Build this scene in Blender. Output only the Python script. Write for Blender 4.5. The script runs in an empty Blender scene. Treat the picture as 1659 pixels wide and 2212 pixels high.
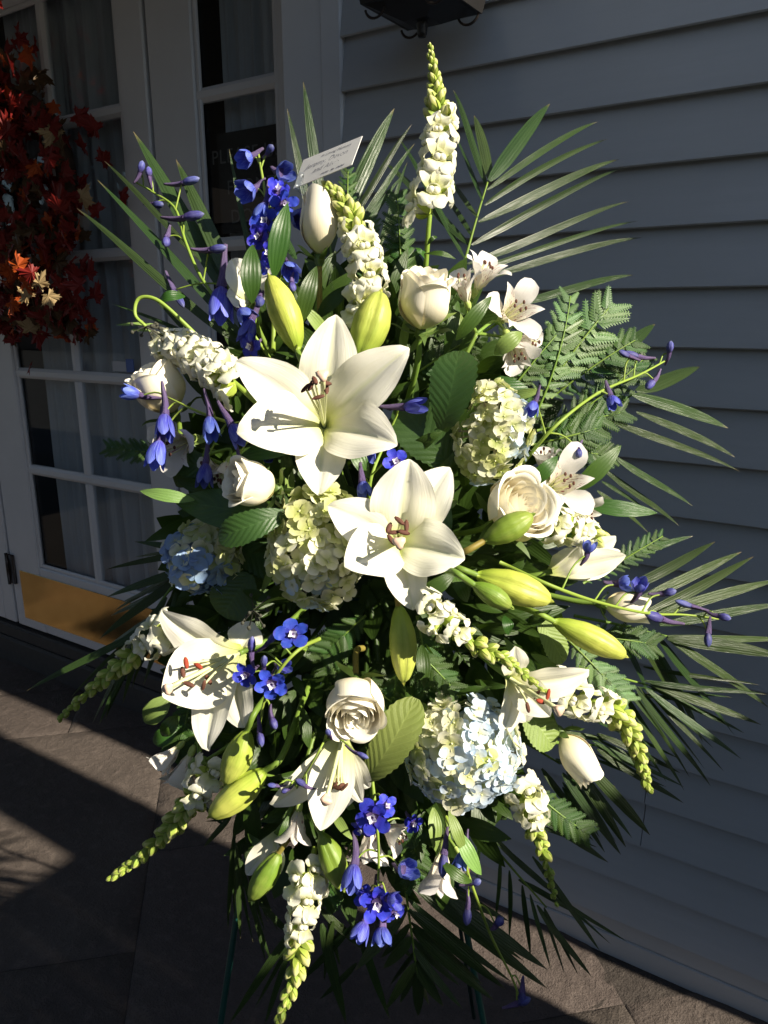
import bpy, math, random
import numpy as np
from mathutils import Vector, Matrix
random.seed(7); rng = np.random.default_rng(7)
SC = bpy.context.scene
COL = SC.collection

# ------------------------------------------------------------------ camera, sky, sun, exposure
CAM = np.array([0.0, 0.0, 1.726])
RT = np.array([0.8376, 0.5463, -0.0051]); UP = np.array([-0.1337, 0.2139, 0.9677]); FW = np.array([-0.5297, 0.8098, -0.2522])
cd = bpy.data.cameras.new('camera'); cam = bpy.data.objects.new('camera', cd); COL.objects.link(cam)
cd.sensor_fit = 'VERTICAL'; cd.sensor_height = 24.0; cd.lens = 24.0 * 3029 / 4032
cd.clip_start = 0.05; cd.clip_end = 2000
cam.matrix_world = Matrix(((RT[0], UP[0], -FW[0], CAM[0]), (RT[1], UP[1], -FW[1], CAM[1]), (RT[2], UP[2], -FW[2], CAM[2]), (0, 0, 0, 1)))
SC.camera = cam
SUN_EL = math.radians(31); SUN_AZ = math.radians(0.3)      # to the right, along the wall, a touch behind its face
sun_dir = Vector((math.cos(SUN_EL) * math.cos(SUN_AZ), math.cos(SUN_EL) * math.sin(SUN_AZ), math.sin(SUN_EL)))
W = bpy.data.worlds.new('World'); SC.world = W; W.use_nodes = True
wn = W.node_tree; bgn = wn.nodes['Background']; sky = wn.nodes.new('ShaderNodeTexSky')
sky.sky_type = 'NISHITA'; sky.sun_disc = False; sky.sun_elevation = SUN_EL; sky.sun_rotation = math.pi / 2 - SUN_AZ
sky.dust_density = 0.6; sky.air_density = 1.0
wn.links.new(sky.outputs[0], bgn.inputs[0]); bgn.inputs[1].default_value = 0.05
sl = bpy.data.lights.new('sun', 'SUN'); sl.energy = 5.0; sl.angle = math.radians(0.53); sl.color = (1.0, 0.91, 0.74)
so = bpy.data.objects.new('sun', sl); COL.objects.link(so); so.rotation_euler = sun_dir.to_track_quat('Z', 'Y').to_euler(); so.location = (6, 1, 6)
SC.view_settings.view_transform = 'Standard'; SC.view_settings.look = 'None'; SC.view_settings.exposure = 1.0; SC.view_settings.gamma = 1.0
SC.cycles.use_denoising = True
SC.cycles.max_bounces = 8; SC.cycles.transparent_max_bounces = 16

# ------------------------------------------------------------------ helpers
FP = 1661.7
def P(u, v, d): return CAM + d * (FW + RT * (u - 829.5) / FP - UP * (v - 1106) / FP)
def D(a, b, c): return a * RT + b * UP - c * FW          # right, up, towards the viewer's side
def px(n, d=0.9): return n * d / FP
def dep(u, v):
    x = (u - 800) / 640.0; y = (v - 1180) / 950.0
    return 0.80 + 0.20 * min(1.15, x * x + y * y)
def nz(v):
    v = np.asarray(v, float); n = np.linalg.norm(v); return v / n if n > 1e-9 else v

MATS = {}
def newmat(name):
    m = bpy.data.materials.new(name); m.use_nodes = True; m.node_tree.nodes.clear(); MATS[name] = m
    return m, m.node_tree.nodes, m.node_tree.links
def N(ns, t, **k):
    n = ns.new(t)
    for a, b in k.items(): setattr(n, a, b)
    return n
def ramp(ns, ls, src, stops, interp='LINEAR'):
    r = N(ns, 'ShaderNodeValToRGB'); e = r.color_ramp.elements; r.color_ramp.interpolation = interp
    while len(e) < len(stops): e.new(0.5)
    for i, (p, c) in enumerate(stops): e[i].position = p; e[i].color = (*c, 1) if len(c) == 3 else c
    ls.new(src, r.inputs[0]); return r
def mixc(ns, ls, fac, a, b, mode='MIX'):
    m = N(ns, 'ShaderNodeMix', data_type='RGBA', blend_type=mode)
    for i, x in ((0, fac), (6, a), (7, b)):
        if hasattr(x, 'is_linked') or hasattr(x, 'links'): ls.new(x, m.inputs[i])
        else: m.inputs[i].default_value = x if i == 0 else (*x, 1)
    return m.outputs[2]
def mth(ns, ls, op, a, b=0.0, c=None):
    m = N(ns, 'ShaderNodeMath', operation=op)
    for i, x in enumerate((a, b, c)):
        if x is None: continue
        if hasattr(x, 'links'): ls.new(x, m.inputs[i])
        else: m.inputs[i].default_value = x
    return m.outputs[0]
def uvnodes(ns, ls):
    uv = N(ns, 'ShaderNodeUVMap'); uv.uv_map = 'UV'
    s = N(ns, 'ShaderNodeSeparateXYZ'); ls.new(uv.outputs[0], s.inputs[0]); return uv.outputs[0], s.outputs[0], s.outputs[1]
def noise(ns, ls, vec, scale, detail=3, rough=0.55, sc=None):
    n = N(ns, 'ShaderNodeTexNoise'); n.inputs['Scale'].default_value = scale; n.inputs['Detail'].default_value = detail; n.inputs['Roughness'].default_value = rough
    if vec is not None:
        if sc:
            mp = N(ns, 'ShaderNodeMapping'); mp.inputs['Scale'].default_value = sc; ls.new(vec, mp.inputs[0]); vec = mp.outputs[0]
        ls.new(vec, n.inputs['Vector'])
    return n.outputs[0]
def finish(m, ns, ls, col, rough=0.5, trans=0.0, tcol=None, bump=None, bs=0.2, bd=0.001, metal=0.0, spec=0.5, sheen=0.0):
    p = N(ns, 'ShaderNodeBsdfPrincipled'); o = N(ns, 'ShaderNodeOutputMaterial')
    for x, k in ((col, 'Base Color'), (rough, 'Roughness'), (metal, 'Metallic'), (spec, 'Specular IOR Level')):
        if hasattr(x, 'links'): ls.new(x, p.inputs[k])
        else: p.inputs[k].default_value = (*x, 1) if k == 'Base Color' else x
    nrm = None
    if bump is not None:
        b = N(ns, 'ShaderNodeBump'); b.inputs['Strength'].default_value = bs; b.inputs['Distance'].default_value = bd
        ls.new(bump, b.inputs['Height']); ls.new(b.outputs[0], p.inputs['Normal']); nrm = b.outputs[0]
    if trans > 0:
        t = N(ns, 'ShaderNodeBsdfTranslucent'); x = N(ns, 'ShaderNodeMixShader'); x.inputs[0].default_value = trans
        c = tcol if tcol is not None else col
        if hasattr(c, 'links'): ls.new(c, t.inputs[0])
        else: t.inputs[0].default_value = (*c, 1)
        if nrm: ls.new(nrm, t.inputs['Normal'])
        ls.new(p.outputs[0], x.inputs[1]); ls.new(t.outputs[0], x.inputs[2]); ls.new(x.outputs[0], o.inputs[0])
    else: ls.new(p.outputs[0], o.inputs[0])
    return m
def objvar(ns, ls, col, lo=0.85, hi=1.12, hue=0.015):
    oi = N(ns, 'ShaderNodeObjectInfo'); h = N(ns, 'ShaderNodeHueSaturation')
    mr = N(ns, 'ShaderNodeMapRange'); mr.inputs[3].default_value = lo; mr.inputs[4].default_value = hi
    ls.new(oi.outputs['Random'], mr.inputs[0]); ls.new(mr.outputs[0], h.inputs['Value'])
    m2 = N(ns, 'ShaderNodeMapRange'); m2.inputs[3].default_value = 0.5 - hue; m2.inputs[4].default_value = 0.5 + hue
    f = mth(ns, ls, 'FRACT', mth(ns, ls, 'MULTIPLY', oi.outputs['Random'], 7.31)); ls.new(f, m2.inputs[0]); ls.new(m2.outputs[0], h.inputs['Hue'])
    ls.new(col, h.inputs['Color']); return h.outputs[0]

def petal_mat(name, stops, trans=0.3, rough=0.5, vs=26, vein=0.10, veincol=(0.6, 0.6, 0.35), bs=0.35, spec=0.3, lo=0.94, hi=1.04, blotch=None, mid=None):
    m, ns, ls = newmat(name); uv, u, v = uvnodes(ns, ls)
    c = ramp(ns, ls, u, stops).outputs[0]
    nv = noise(ns, ls, uv, 1.0, 3, 0.6, (2.2, vs, 1))
    f = ramp(ns, ls, nv, [(0.45, (0, 0, 0)), (0.75, (1, 1, 1))]).outputs[0]
    c = mixc(ns, ls, mth(ns, ls, 'MULTIPLY', f, vein), c, veincol)
    if mid:
        am = mth(ns, ls, 'ABSOLUTE', mth(ns, ls, 'SUBTRACT', v, 0.5)); fm = ramp(ns, ls, am, [(0.0, (1, 1, 1)), (0.07, (0, 0, 0))]).outputs[0]
        c = mixc(ns, ls, mth(ns, ls, 'MULTIPLY', fm, mid[1]), c, mid[0])
    if blotch:
        tc = N(ns, 'ShaderNodeTexCoord'); nb = noise(ns, ls, tc.outputs['Object'], blotch[1], 4)
        fb = ramp(ns, ls, nb, [(0.5, (0, 0, 0)), (0.68, (1, 1, 1))]).outputs[0]
        c = mixc(ns, ls, mth(ns, ls, 'MULTIPLY', fb, blotch[2]), c, blotch[0])
    c = objvar(ns, ls, c, lo, hi, 0.008)
    return finish(m, ns, ls, c, rough, trans, None, nv, bs, 0.0012, spec=spec)
def leaf_mat(name, c1, c2, rough=0.35, trans=0.18, kind='parallel', n=9, bs=0.35, spec=0.5, lo=0.75, hi=1.25, tc=(0.16, 0.30, 0.03), tip=None):
    m, ns, ls = newmat(name); uv, u, v = uvnodes(ns, ls)
    tcn = N(ns, 'ShaderNodeTexCoord'); nb = noise(ns, ls, tcn.outputs['Object'], 22, 4)
    c = mixc(ns, ls, nb, c1, c2)
    a = mth(ns, ls, 'ABSOLUTE', mth(ns, ls, 'SUBTRACT', v, 0.5))
    if kind == 'pinnate':
        q = mth(ns, ls, 'FRACT', mth(ns, ls, 'SUBTRACT', mth(ns, ls, 'MULTIPLY', u, float(n)), mth(ns, ls, 'MULTIPLY', a, 5.0)))
        h = mth(ns, ls, 'ABSOLUTE', mth(ns, ls, 'SUBTRACT', q, 0.5))
        line = ramp(ns, ls, h, [(0.0, (1, 1, 1)), (0.06, (0, 0, 0))]).outputs[0]
        mid = ramp(ns, ls, a, [(0.0, (1, 1, 1)), (0.03, (0, 0, 0))]).outputs[0]
        lf = mth(ns, ls, 'MAXIMUM', line, mid)
        c = mixc(ns, ls, mth(ns, ls, 'MULTIPLY', lf, 0.16), c, tuple(min(1, x * 2.4 + 0.02) for x in c2))
        bump = mth(ns, ls, 'ADD', mth(ns, ls, 'MULTIPLY', h, 0.9), mth(ns, ls, 'MULTIPLY', noise(ns, ls, uv, 1, 3, 0.6, (40, 25, 1)), 0.35))
    else:
        w = mth(ns, ls, 'SINE', mth(ns, ls, 'MULTIPLY', v, float(n) * 6.283))
        st = noise(ns, ls, uv, 1.0, 3, 0.6, (1.5, n * 5.0, 1))
        bump = mth(ns, ls, 'ADD', mth(ns, ls, 'MULTIPLY', w, 0.22), st)
        c = mixc(ns, ls, mth(ns, ls, 'MULTIPLY', st, 0.18), c, tuple(min(1, x * 1.9) for x in c2))
    if tip: c = mixc(ns, ls, ramp(ns, ls, u, [(0.92, (0, 0, 0)), (1.0, (1, 1, 1))]).outputs[0], c, tip)
    c = objvar(ns, ls, c, lo, hi, 0.02)
    return finish(m, ns, ls, c, rough, trans, tc, bump, bs, 0.0015, spec=spec)
def plain(name, col, rough=0.5, metal=0.0, nscale=0, namp=0.25, bs=0.0, trans=0.0, spec=0.5):
    m, ns, ls = newmat(name); c = col; b = None
    if nscale:
        tc = N(ns, 'ShaderNodeTexCoord'); nb = noise(ns, ls, tc.outputs['Object'], nscale, 4)
        c = mixc(ns, ls, nb, tuple(x * (1 - namp) for x in col), tuple(min(1, x * (1 + namp)) for x in col)); b = nb if bs else None
    return finish(m, ns, ls, c, rough, trans, None, b, bs or 0.2, 0.002, metal=metal, spec=spec)

# ---- objects
def tag(o, label=None, cat=None, group=None, kind=None):
    for k, x in (('label', label), ('category', cat), ('group', group), ('kind', kind)):
        if x: o[k] = x
    return o
BASE = {}
def thing(name, label, cat, base, group=None):
    o = bpy.data.objects.new(name, None); COL.objects.link(o); o.empty_display_size = 0.02
    o.location = Vector(base); BASE[o.name] = np.asarray(base, float); return tag(o, label, cat, group)
def meshof(name, geo, mats, smooth=True):
    V, F, UV = geo[:3]
    me = bpy.data.meshes.new(name); me.from_pydata([tuple(p) for p in V], [], [tuple(f) for f in F])
    if UV is not None:
        l = me.uv_layers.new(name='UV'); idx = np.empty(len(me.loops), dtype=np.int32); me.loops.foreach_get('vertex_index', idx)
        l.data.foreach_set('uv', np.asarray(UV, dtype=np.float32)[idx].ravel())
    for m in (mats if isinstance(mats, (list, tuple)) else [mats]): me.materials.append(MATS[m])
    if len(geo) > 3: me.polygons.foreach_set('material_index', np.asarray(geo[3], dtype=np.int32))
    if smooth: me.polygons.foreach_set('use_smooth', np.ones(len(me.polygons), dtype=bool))
    me.update(); return me
def mk(name, geo, mat, parent=None, smooth=True):
    """one mesh object from world-space geometry, under its thing (or a part of it)"""
    b = BASE[parent.name] if parent else np.zeros(3)
    g = (np.asarray(geo[0]) - b,) + tuple(geo[1:])
    o = bpy.data.objects.new(name, meshof(name, g, mat, smooth)); COL.objects.link(o)
    if parent: o.parent = parent
    BASE[o.name] = b; return o
def put(name, me, parent, M):
    """an object sharing mesh data, at a world matrix, under a thing"""
    o = bpy.data.objects.new(name, me); COL.objects.link(o); o.parent = parent
    o.matrix_local = Matrix.Translation(-Vector(BASE[parent.name])) @ M; return o
def sub(name, me, parent):
    o = bpy.data.objects.new(name, me); COL.objects.link(o); o.parent = parent; return o
def frame(pos, z, up, s=1.0, roll=0.0):
    z = nz(z); x = np.cross(up, z)
    if np.linalg.norm(x) < 1e-4: x = np.cross((0.3, 0.7, 0.2), z)
    x = nz(x); y = np.cross(z, x); c, q = math.cos(roll), math.sin(roll); x, y = c * x + q * y, -q * x + c * y
    sx, sy, sz = (s, s, s) if np.isscalar(s) else s
    return Matrix(((x[0] * sx, y[0] * sy, z[0] * sz, pos[0]), (x[1] * sx, y[1] * sy, z[1] * sz, pos[1]), (x[2] * sx, y[2] * sy, z[2] * sz, pos[2]), (0, 0, 0, 1)))

# ---- geometry
def bez(ctrl, t):
    A = [np.asarray(c, float)[None, :] * np.ones((len(t), 1)) for c in ctrl]; t = t[:, None]
    while len(A) > 1: A = [A[i] * (1 - t) + A[i + 1] * t for i in range(len(A) - 1)]
    return A[0]
def cat_path(pts, n):
    p = [np.asarray(q, float) for q in pts]
    if len(p) == 2: return np.array([p[0] + (p[1] - p[0]) * i / (n - 1.0) for i in range(n)])
    p = [2 * p[0] - p[1]] + p + [2 * p[-1] - p[-2]]; m = len(p) - 3; out = []
    for i in range(n):
        s = i / (n - 1.0) * m; k = min(m - 1, int(s)); t = s - k; a, b, c, d = p[k:k + 4]
        out.append(0.5 * (2 * b + (c - a) * t + (2 * a - 5 * b + 4 * c - d) * t * t + (3 * b - a - 3 * c + d) * t ** 3))
    return np.array(out)
def gridfaces(nu, nv, wrap=False):
    F = []; w = nv if wrap else nv + 1
    for i in range(nu):
        for j in range(nv): F.append((i * w + j, i * w + (j + 1) % w, (i + 1) * w + (j + 1) % w, (i + 1) * w + j))
    return F
def tang(C):
    T = np.gradient(C, axis=0); return T / np.maximum(1e-9, np.linalg.norm(T, axis=1))[:, None]
PR = dict(
    lily=[(0, .22), (.1, .42), (.25, .74), (.42, .96), (.52, 1), (.64, .95), (.77, .76), (.88, .48), (.95, .24), (1, .03)],
    palm=[(0, .25), (.06, .6), (.2, .95), (.4, 1), (.65, .82), (.85, .45), (.95, .18), (1, .02)],
    leaf=[(0, .12), (.08, .4), (.25, .85), (.45, 1), (.65, .85), (.85, .45), (.95, .18), (1, .02)],
    round=[(0, .22), (.15, .55), (.4, .9), (.65, 1), (.82, .88), (.93, .6), (1, .22)],
    obov=[(0, .2), (.2, .38), (.5, .75), (.72, 1), (.88, .88), (.96, .55), (1, .15)],
    strap=[(0, .5), (.1, .8), (.4, 1), (.7, .85), (.9, .45), (1, .05)])
def alen(C, n):
    s = np.concatenate([[0], np.cumsum(np.linalg.norm(np.diff(C, axis=0), axis=1))]); q = np.linspace(0, s[-1], n)
    return np.stack([np.interp(q, s, C[:, k]) for k in range(3)], 1)
def blade(ctrl, width, prof='leaf', hint=(0, 0, 1), cup=0.0, fold=0.0, groove=0.0, ruf=0.0, rf=2.5, nu=14, nv=8, twist=0.0, serr=0.0, sn=18, ph=0.0, tipcurl=0.0):
    t = np.linspace(0, 1, nu + 1); C = alen(bez(ctrl, np.linspace(0, 1, 4 * nu + 1)), nu + 1); T = tang(C); h = np.asarray(hint, float)
    Nn = h[None, :] - (T @ h)[:, None] * T; Nn /= np.maximum(1e-9, np.linalg.norm(Nn, axis=1))[:, None]; B = np.cross(T, Nn)
    if twist:
        a = twist * t[:, None]; Nn, B = Nn * np.cos(a) + B * np.sin(a), B * np.cos(a) - Nn * np.sin(a)
    pr = PR[prof]; w = np.interp(t, [p[0] for p in pr], [p[1] for p in pr]) * width / 2
    s = np.linspace(-1, 1, nv + 1); ws = w[:, None] * np.ones((1, nv + 1))
    if serr:
        saw = 1 + serr * ((t * sn) % 1.0 - 0.5); ws[:, 0] *= saw; ws[:, -1] *= saw
    off = ws * (cup * s ** 2 + fold * np.abs(s) - groove * np.exp(-(s / 0.22) ** 2))
    if ruf: off = off + ws * ruf * (np.abs(s) ** 1.5) * np.sin(rf * 6.283 * t[:, None] + ph + (s > 0) * 1.7)
    V = C[:, None, :] + B[:, None, :] * (s[None, :] * ws)[..., None] + Nn[:, None, :] * off[..., None]
    UV = np.stack(np.meshgrid(t, (s + 1) / 2, indexing='ij'), -1)
    return V.reshape(-1, 3), gridfaces(nu, nv), UV.reshape(-1, 2)
def sweep(C, rad, n=8, lobes=0, amp=0.0, cap=True, phase=0.0):
    C = np.asarray(C, float); k = len(C); T = tang(C); r = np.asarray(rad, float) * np.ones(k)
    a = np.array((0.31, 0.87, 0.4)); a = nz(a - (a @ T[0]) * T[0]); V = []; UV = []
    for i in range(k):
        a = nz(a - (a @ T[i]) * T[i]); b = np.cross(T[i], a)
        for j in range(n):
            th = 6.28318 * j / n; rr = r[i] * (1 + (amp * math.cos(lobes * th + phase) if amp >= 0 else amp * math.exp(-(math.sin(lobes * th / 2 + phase) / 0.28) ** 2))) if lobes else r[i]
            V.append(C[i] + rr * (math.cos(th) * a + math.sin(th) * b)); UV.append((i / (k - 1.0), j / n))
    F = gridfaces(k - 1, n, True)
    if cap:
        for e, i in ((C[0], 0), (C[-1], k - 1)):
            V.append(e); UV.append((i / (k - 1.0), 0.5)); q = len(V) - 1
            F += [(q, i * n + j, i * n + (j + 1) % n) for j in range(n)]
    return np.array(V), F, np.array(UV)
def tube(pts, r0, r1=None, n=6, k=None):
    k = k or (2 if len(pts) == 2 else 5 * len(pts)); C = cat_path(pts, k)
    return sweep(C, np.linspace(r0, r0 if r1 is None else r1, k), n)
def join(gs, mi=None):
    V = []; F = []; UV = []; MI = []; o = 0
    for q, g in enumerate(gs):
        V.append(g[0]); F += [tuple(i + o for i in f) for f in g[1]]; UV.append(g[2]); MI += [mi[q] if mi else 0] * len(g[1]); o += len(g[0])
    r = (np.concatenate(V), F, np.concatenate(UV)); return r + (MI,) if mi else r
def box(x0, x1, y0, y1, z0, z1, b=0.0):
    x0, x1 = min(x0, x1), max(x0, x1); y0, y1 = min(y0, y1), max(y0, y1); z0, z1 = min(z0, z1), max(z0, z1)
    if not b:
        V = np.array([(x, y, z) for x in (x0, x1) for y in (y0, y1) for z in (z0, z1)])
        F = [(0, 1, 3, 2), (4, 6, 7, 5), (0, 4, 5, 1), (2, 3, 7, 6), (0, 2, 6, 4), (1, 5, 7, 3)]
        return V, F, V[:, [0, 2]]
    # chamfered box: three inset shells hulled by hand
    V = []; idx = {}
    for sx in (0, 1):
        for sy in (0, 1):
            for sz in (0, 1):
                c = ((x0, x1)[sx], (y0, y1)[sy], (z0, z1)[sz]); g = [(b, -b)[q] for q in (sx, sy, sz)]
                for ax in range(3):
                    p = list(c)
                    for q in range(3):
                        if q != ax: p[q] += g[q]
                    idx[(sx, sy, sz, ax)] = len(V); V.append(p)
    F = []
    for ax in range(3):
        o = [q for q in range(3) if q != ax]
        for s in (0, 1):
            f = []
            for a, bb in ((0, 0), (1, 0), (1, 1), (0, 1)):
                k = [0, 0, 0]; k[ax] = s; k[o[0]] = a; k[o[1]] = bb; f.append(idx[(*k, ax)])
            F.append(f)
    for ax in range(3):
        o = [q for q in range(3) if q != ax]
        for a in (0, 1):
            for bb in (0, 1):
                k0 = [0, 0, 0]; k0[o[0]] = a; k0[o[1]] = bb; k1 = list(k0); k1[ax] = 1
                F.append((idx[(*k0, o[0])], idx[(*k1, o[0])], idx[(*k1, o[1])], idx[(*k0, o[1])]))
    for k in [(a, bb, c) for a in (0, 1) for bb in (0, 1) for c in (0, 1)]: F.append([idx[(*k, ax)] for ax in range(3)])
    V = np.array(V); return V, F, V[:, [0, 2]]
def ell(c, r, n=10, k=8):
    c = np.asarray(c, float); V = []; UV = []
    for i in range(k + 1):
        a = math.pi * i / k
        for j in range(n):
            t = 6.28318 * j / n; V.append(c + np.array((math.sin(a) * math.cos(t), math.sin(a) * math.sin(t), -math.cos(a))) * np.asarray(r)); UV.append((i / k, j / n))
    return np.array(V), gridfaces(k, n, True), np.array(UV)
def rot45(V): return V
# ------------------------------------------------------------------ materials
WH = (0.86, 0.84, 0.77)
petal_mat('lily_petal', [(0, (0.42, 0.52, 0.10)), (0.14, (0.66, 0.70, 0.28)), (0.34, (0.84, 0.82, 0.66)), (0.8, (0.88, 0.86, 0.79)), (1, (0.87, 0.86, 0.74))], 0.27, 0.6, 11, 0.18, (0.72, 0.74, 0.48), 0.55, spec=0.2, mid=((0.72, 0.76, 0.46), 0.5), blotch=((0.80, 0.76, 0.60), 30, 0.35))
petal_mat('rose_petal', [(0, (0.78, 0.74, 0.38)), (0.3, (0.93, 0.84, 0.62)), (0.75, (0.95, 0.90, 0.75)), (1, (0.95, 0.91, 0.78))], 0.15, 0.55, 30, 0.05, (0.80, 0.70, 0.52), 0.18)
petal_mat('snap_petal', [(0, (0.48, 0.56, 0.14)), (0.3, (0.78, 0.79, 0.42)), (0.6, (0.88, 0.87, 0.70)), (1, (0.91, 0.90, 0.82))], 0.30, 0.55, 14, 0.05, (0.80, 0.78, 0.55), 0.2)
petal_mat('snap_bud_skin', [(0, (0.40, 0.48, 0.08)), (0.5, (0.58, 0.62, 0.16)), (1, (0.74, 0.72, 0.36))], 0.2, 0.45, 10, 0.1, (0.3, 0.4, 0.08), 0.2, lo=0.8, hi=1.15)
petal_mat('snap_calyx', [(0, (0.26, 0.36, 0.05)), (1, (0.36, 0.46, 0.08))], 0.15, 0.5, 10, 0.1, (0.2, 0.3, 0.05), 0.2, lo=0.8, hi=1.15)
petal_mat('lily_bud_skin', [(0, (0.22, 0.34, 0.03)), (0.25, (0.40, 0.48, 0.07)), (0.7, (0.56, 0.58, 0.12)), (0.94, (0.48, 0.52, 0.10)), (1, (0.38, 0.40, 0.10))], 0.10, 0.45, 17, 0.6, (0.27, 0.37, 0.04), 0.8, spec=0.35, blotch=((0.30, 0.36, 0.05), 45, 0.5), lo=0.85, hi=1.1)
petal_mat('lily_bud_skin_green', [(0, (0.13, 0.22, 0.02)), (0.5, (0.20, 0.30, 0.04)), (1, (0.26, 0.33, 0.06))], 0.08, 0.45, 17, 0.55, (0.10, 0.17, 0.02), 0.8, spec=0.35, blotch=((0.30, 0.34, 0.08), 45, 0.5))
petal_mat('lily_bud_skin_pale', [(0, (0.45, 0.52, 0.16)), (0.4, (0.66, 0.68, 0.34)), (1, (0.70, 0.70, 0.42))], 0.2, 0.45, 26, 0.25, (0.5, 0.55, 0.2), 0.5, spec=0.4)
petal_mat('delphinium_sepal', [(0, (0.12, 0.07, 0.40)), (0.4, (0.035, 0.040, 0.52)), (0.85, (0.04, 0.065, 0.58)), (1, (0.10, 0.07, 0.48))], 0.32, 0.5, 16, 0.25, (0.10, 0.16, 0.75), 0.3, lo=0.8, hi=1.2)
petal_mat('delphinium_bud_skin', [(0, (0.06, 0.045, 0.14)), (0.35, (0.055, 0.05, 0.23)), (0.8, (0.07, 0.075, 0.30)), (1, (0.14, 0.15, 0.30))], 0.1, 0.55, 9, 0.5, (0.22, 0.24, 0.42), 0.5, lo=0.75, hi=1.25)
petal_mat('delphinium_bell', [(0, (0.09, 0.06, 0.30)), (0.5, (0.06, 0.07, 0.48)), (1, (0.12, 0.16, 0.58))], 0.25, 0.5, 8, 0.7, (0.30, 0.38, 0.72), 0.4, lo=0.75, hi=1.25)
petal_mat('delphinium_spur', [(0, (0.075, 0.045, 0.16)), (1, (0.13, 0.09, 0.18))], 0.05, 0.7, 30, 0.6, (0.26, 0.20, 0.34), 0.9, lo=0.8, hi=1.2)
petal_mat('delphinium_eye', [(0, (0.45, 0.28, 0.62)), (0.5, (0.75, 0.72, 0.85)), (1, (0.85, 0.85, 0.9))], 0.2, 0.5)
petal_mat('hydrangea_cream', [(0, (0.46, 0.52, 0.16)), (0.3, (0.76, 0.77, 0.44)), (0.7, (0.86, 0.85, 0.64)), (1, (0.87, 0.86, 0.74))], 0.32, 0.5, 12, 0.10, (0.62, 0.64, 0.34), 0.3, lo=0.88, hi=1.05)
petal_mat('hydrangea_green', [(0, (0.40, 0.48, 0.10)), (0.4, (0.62, 0.66, 0.26)), (1, (0.72, 0.73, 0.42))], 0.32, 0.5, 12, 0.10, (0.5, 0.55, 0.2), 0.3, lo=0.85, hi=1.08)
petal_mat('hydrangea_blue', [(0, (0.66, 0.70, 0.42)), (0.25, (0.76, 0.79, 0.72)), (0.6, (0.66, 0.75, 0.82)), (1, (0.50, 0.64, 0.85))], 0.30, 0.5, 12, 0.08, (0.5, 0.62, 0.8), 0.3, lo=0.9, hi=1.05)
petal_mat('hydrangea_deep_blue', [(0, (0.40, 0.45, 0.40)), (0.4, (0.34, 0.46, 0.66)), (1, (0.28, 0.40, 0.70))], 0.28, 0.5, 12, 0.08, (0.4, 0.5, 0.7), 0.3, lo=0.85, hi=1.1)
petal_mat('alstro_petal', [(0, (0.62, 0.66, 0.34)), (0.25, (0.85, 0.81, 0.76)), (1, (0.87, 0.84, 0.82))], 0.32, 0.5, 18, 0.08, (0.8, 0.7, 0.7), 0.3)
def streaked():
    m, ns, ls = newmat('alstro_petal_streaked'); uv, u, v = uvnodes(ns, ls)
    c = ramp(ns, ls, u, [(0, (0.66, 0.68, 0.36)), (0.3, (0.86, 0.80, 0.66)), (1, (0.87, 0.84, 0.82))]).outputs[0]
    n = noise(ns, ls, uv, 1, 1, 0.4, (7, 17, 1)); f = ramp(ns, ls, n, [(0.60, (0, 0, 0)), (0.64, (1, 1, 1))]).outputs[0]
    z = ramp(ns, ls, u, [(0.2, (0, 0, 0)), (0.35, (1, 1, 1)), (0.72, (1, 1, 1)), (0.85, (0, 0, 0))]).outputs[0]
    c = mixc(ns, ls, mth(ns, ls, 'MULTIPLY', f, z), c, (0.30, 0.05, 0.10))
    finish(m, ns, ls, c, 0.5, 0.3, None, n, 0.15, 0.001, spec=0.3)
streaked()
petal_mat('stem_green', [(0, (0.12, 0.20, 0.03)), (1, (0.16, 0.26, 0.04))], 0, 0.45, 12, 0.3, (0.22, 0.28, 0.06), 0.3)
petal_mat('stem_light', [(0, (0.20, 0.29, 0.04)), (1, (0.26, 0.36, 0.06))], 0, 0.45, 12, 0.3, (0.24, 0.34, 0.05), 0.3)
petal_mat('stem_brown', [(0, (0.24, 0.20, 0.04)), (1, (0.28, 0.24, 0.05))], 0, 0.5, 12, 0.3, (0.2, 0.12, 0.04), 0.3)
petal_mat('stem_mauve', [(0, (0.42, 0.36, 0.30)), (1, (0.58, 0.54, 0.34))], 0, 0.5)
leaf_mat('palm_leaflet', (0.018, 0.036, 0.010), (0.032, 0.058, 0.015), 0.32, 0.10, 'parallel', 5, 0.5, 0.5, tip=(0.13, 0.10, 0.05))
leaf_mat('fern_pinna', (0.026, 0.066, 0.012), (0.046, 0.10, 0.018), 0.42, 0.2, 'parallel', 3, 0.3, 0.35)
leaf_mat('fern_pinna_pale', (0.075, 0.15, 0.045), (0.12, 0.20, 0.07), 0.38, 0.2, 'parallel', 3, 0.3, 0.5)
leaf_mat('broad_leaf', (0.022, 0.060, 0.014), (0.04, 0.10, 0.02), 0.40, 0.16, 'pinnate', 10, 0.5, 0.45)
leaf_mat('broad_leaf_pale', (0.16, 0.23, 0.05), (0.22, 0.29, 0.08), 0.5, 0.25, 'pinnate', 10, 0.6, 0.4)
leaf_mat('lily_leaf', (0.026, 0.066, 0.010), (0.046, 0.10, 0.016), 0.34, 0.2, 'parallel', 5, 0.3, 0.4)
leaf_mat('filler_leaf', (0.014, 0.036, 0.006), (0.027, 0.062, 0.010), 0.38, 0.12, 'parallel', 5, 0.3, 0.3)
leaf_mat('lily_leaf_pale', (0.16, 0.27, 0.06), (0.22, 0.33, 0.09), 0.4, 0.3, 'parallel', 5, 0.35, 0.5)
plain('anther_brown', (0.10, 0.035, 0.02), 0.8, nscale=300, namp=0.4); plain('anther_red', (0.28, 0.035, 0.012), 0.8, nscale=300, namp=0.4)
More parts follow.
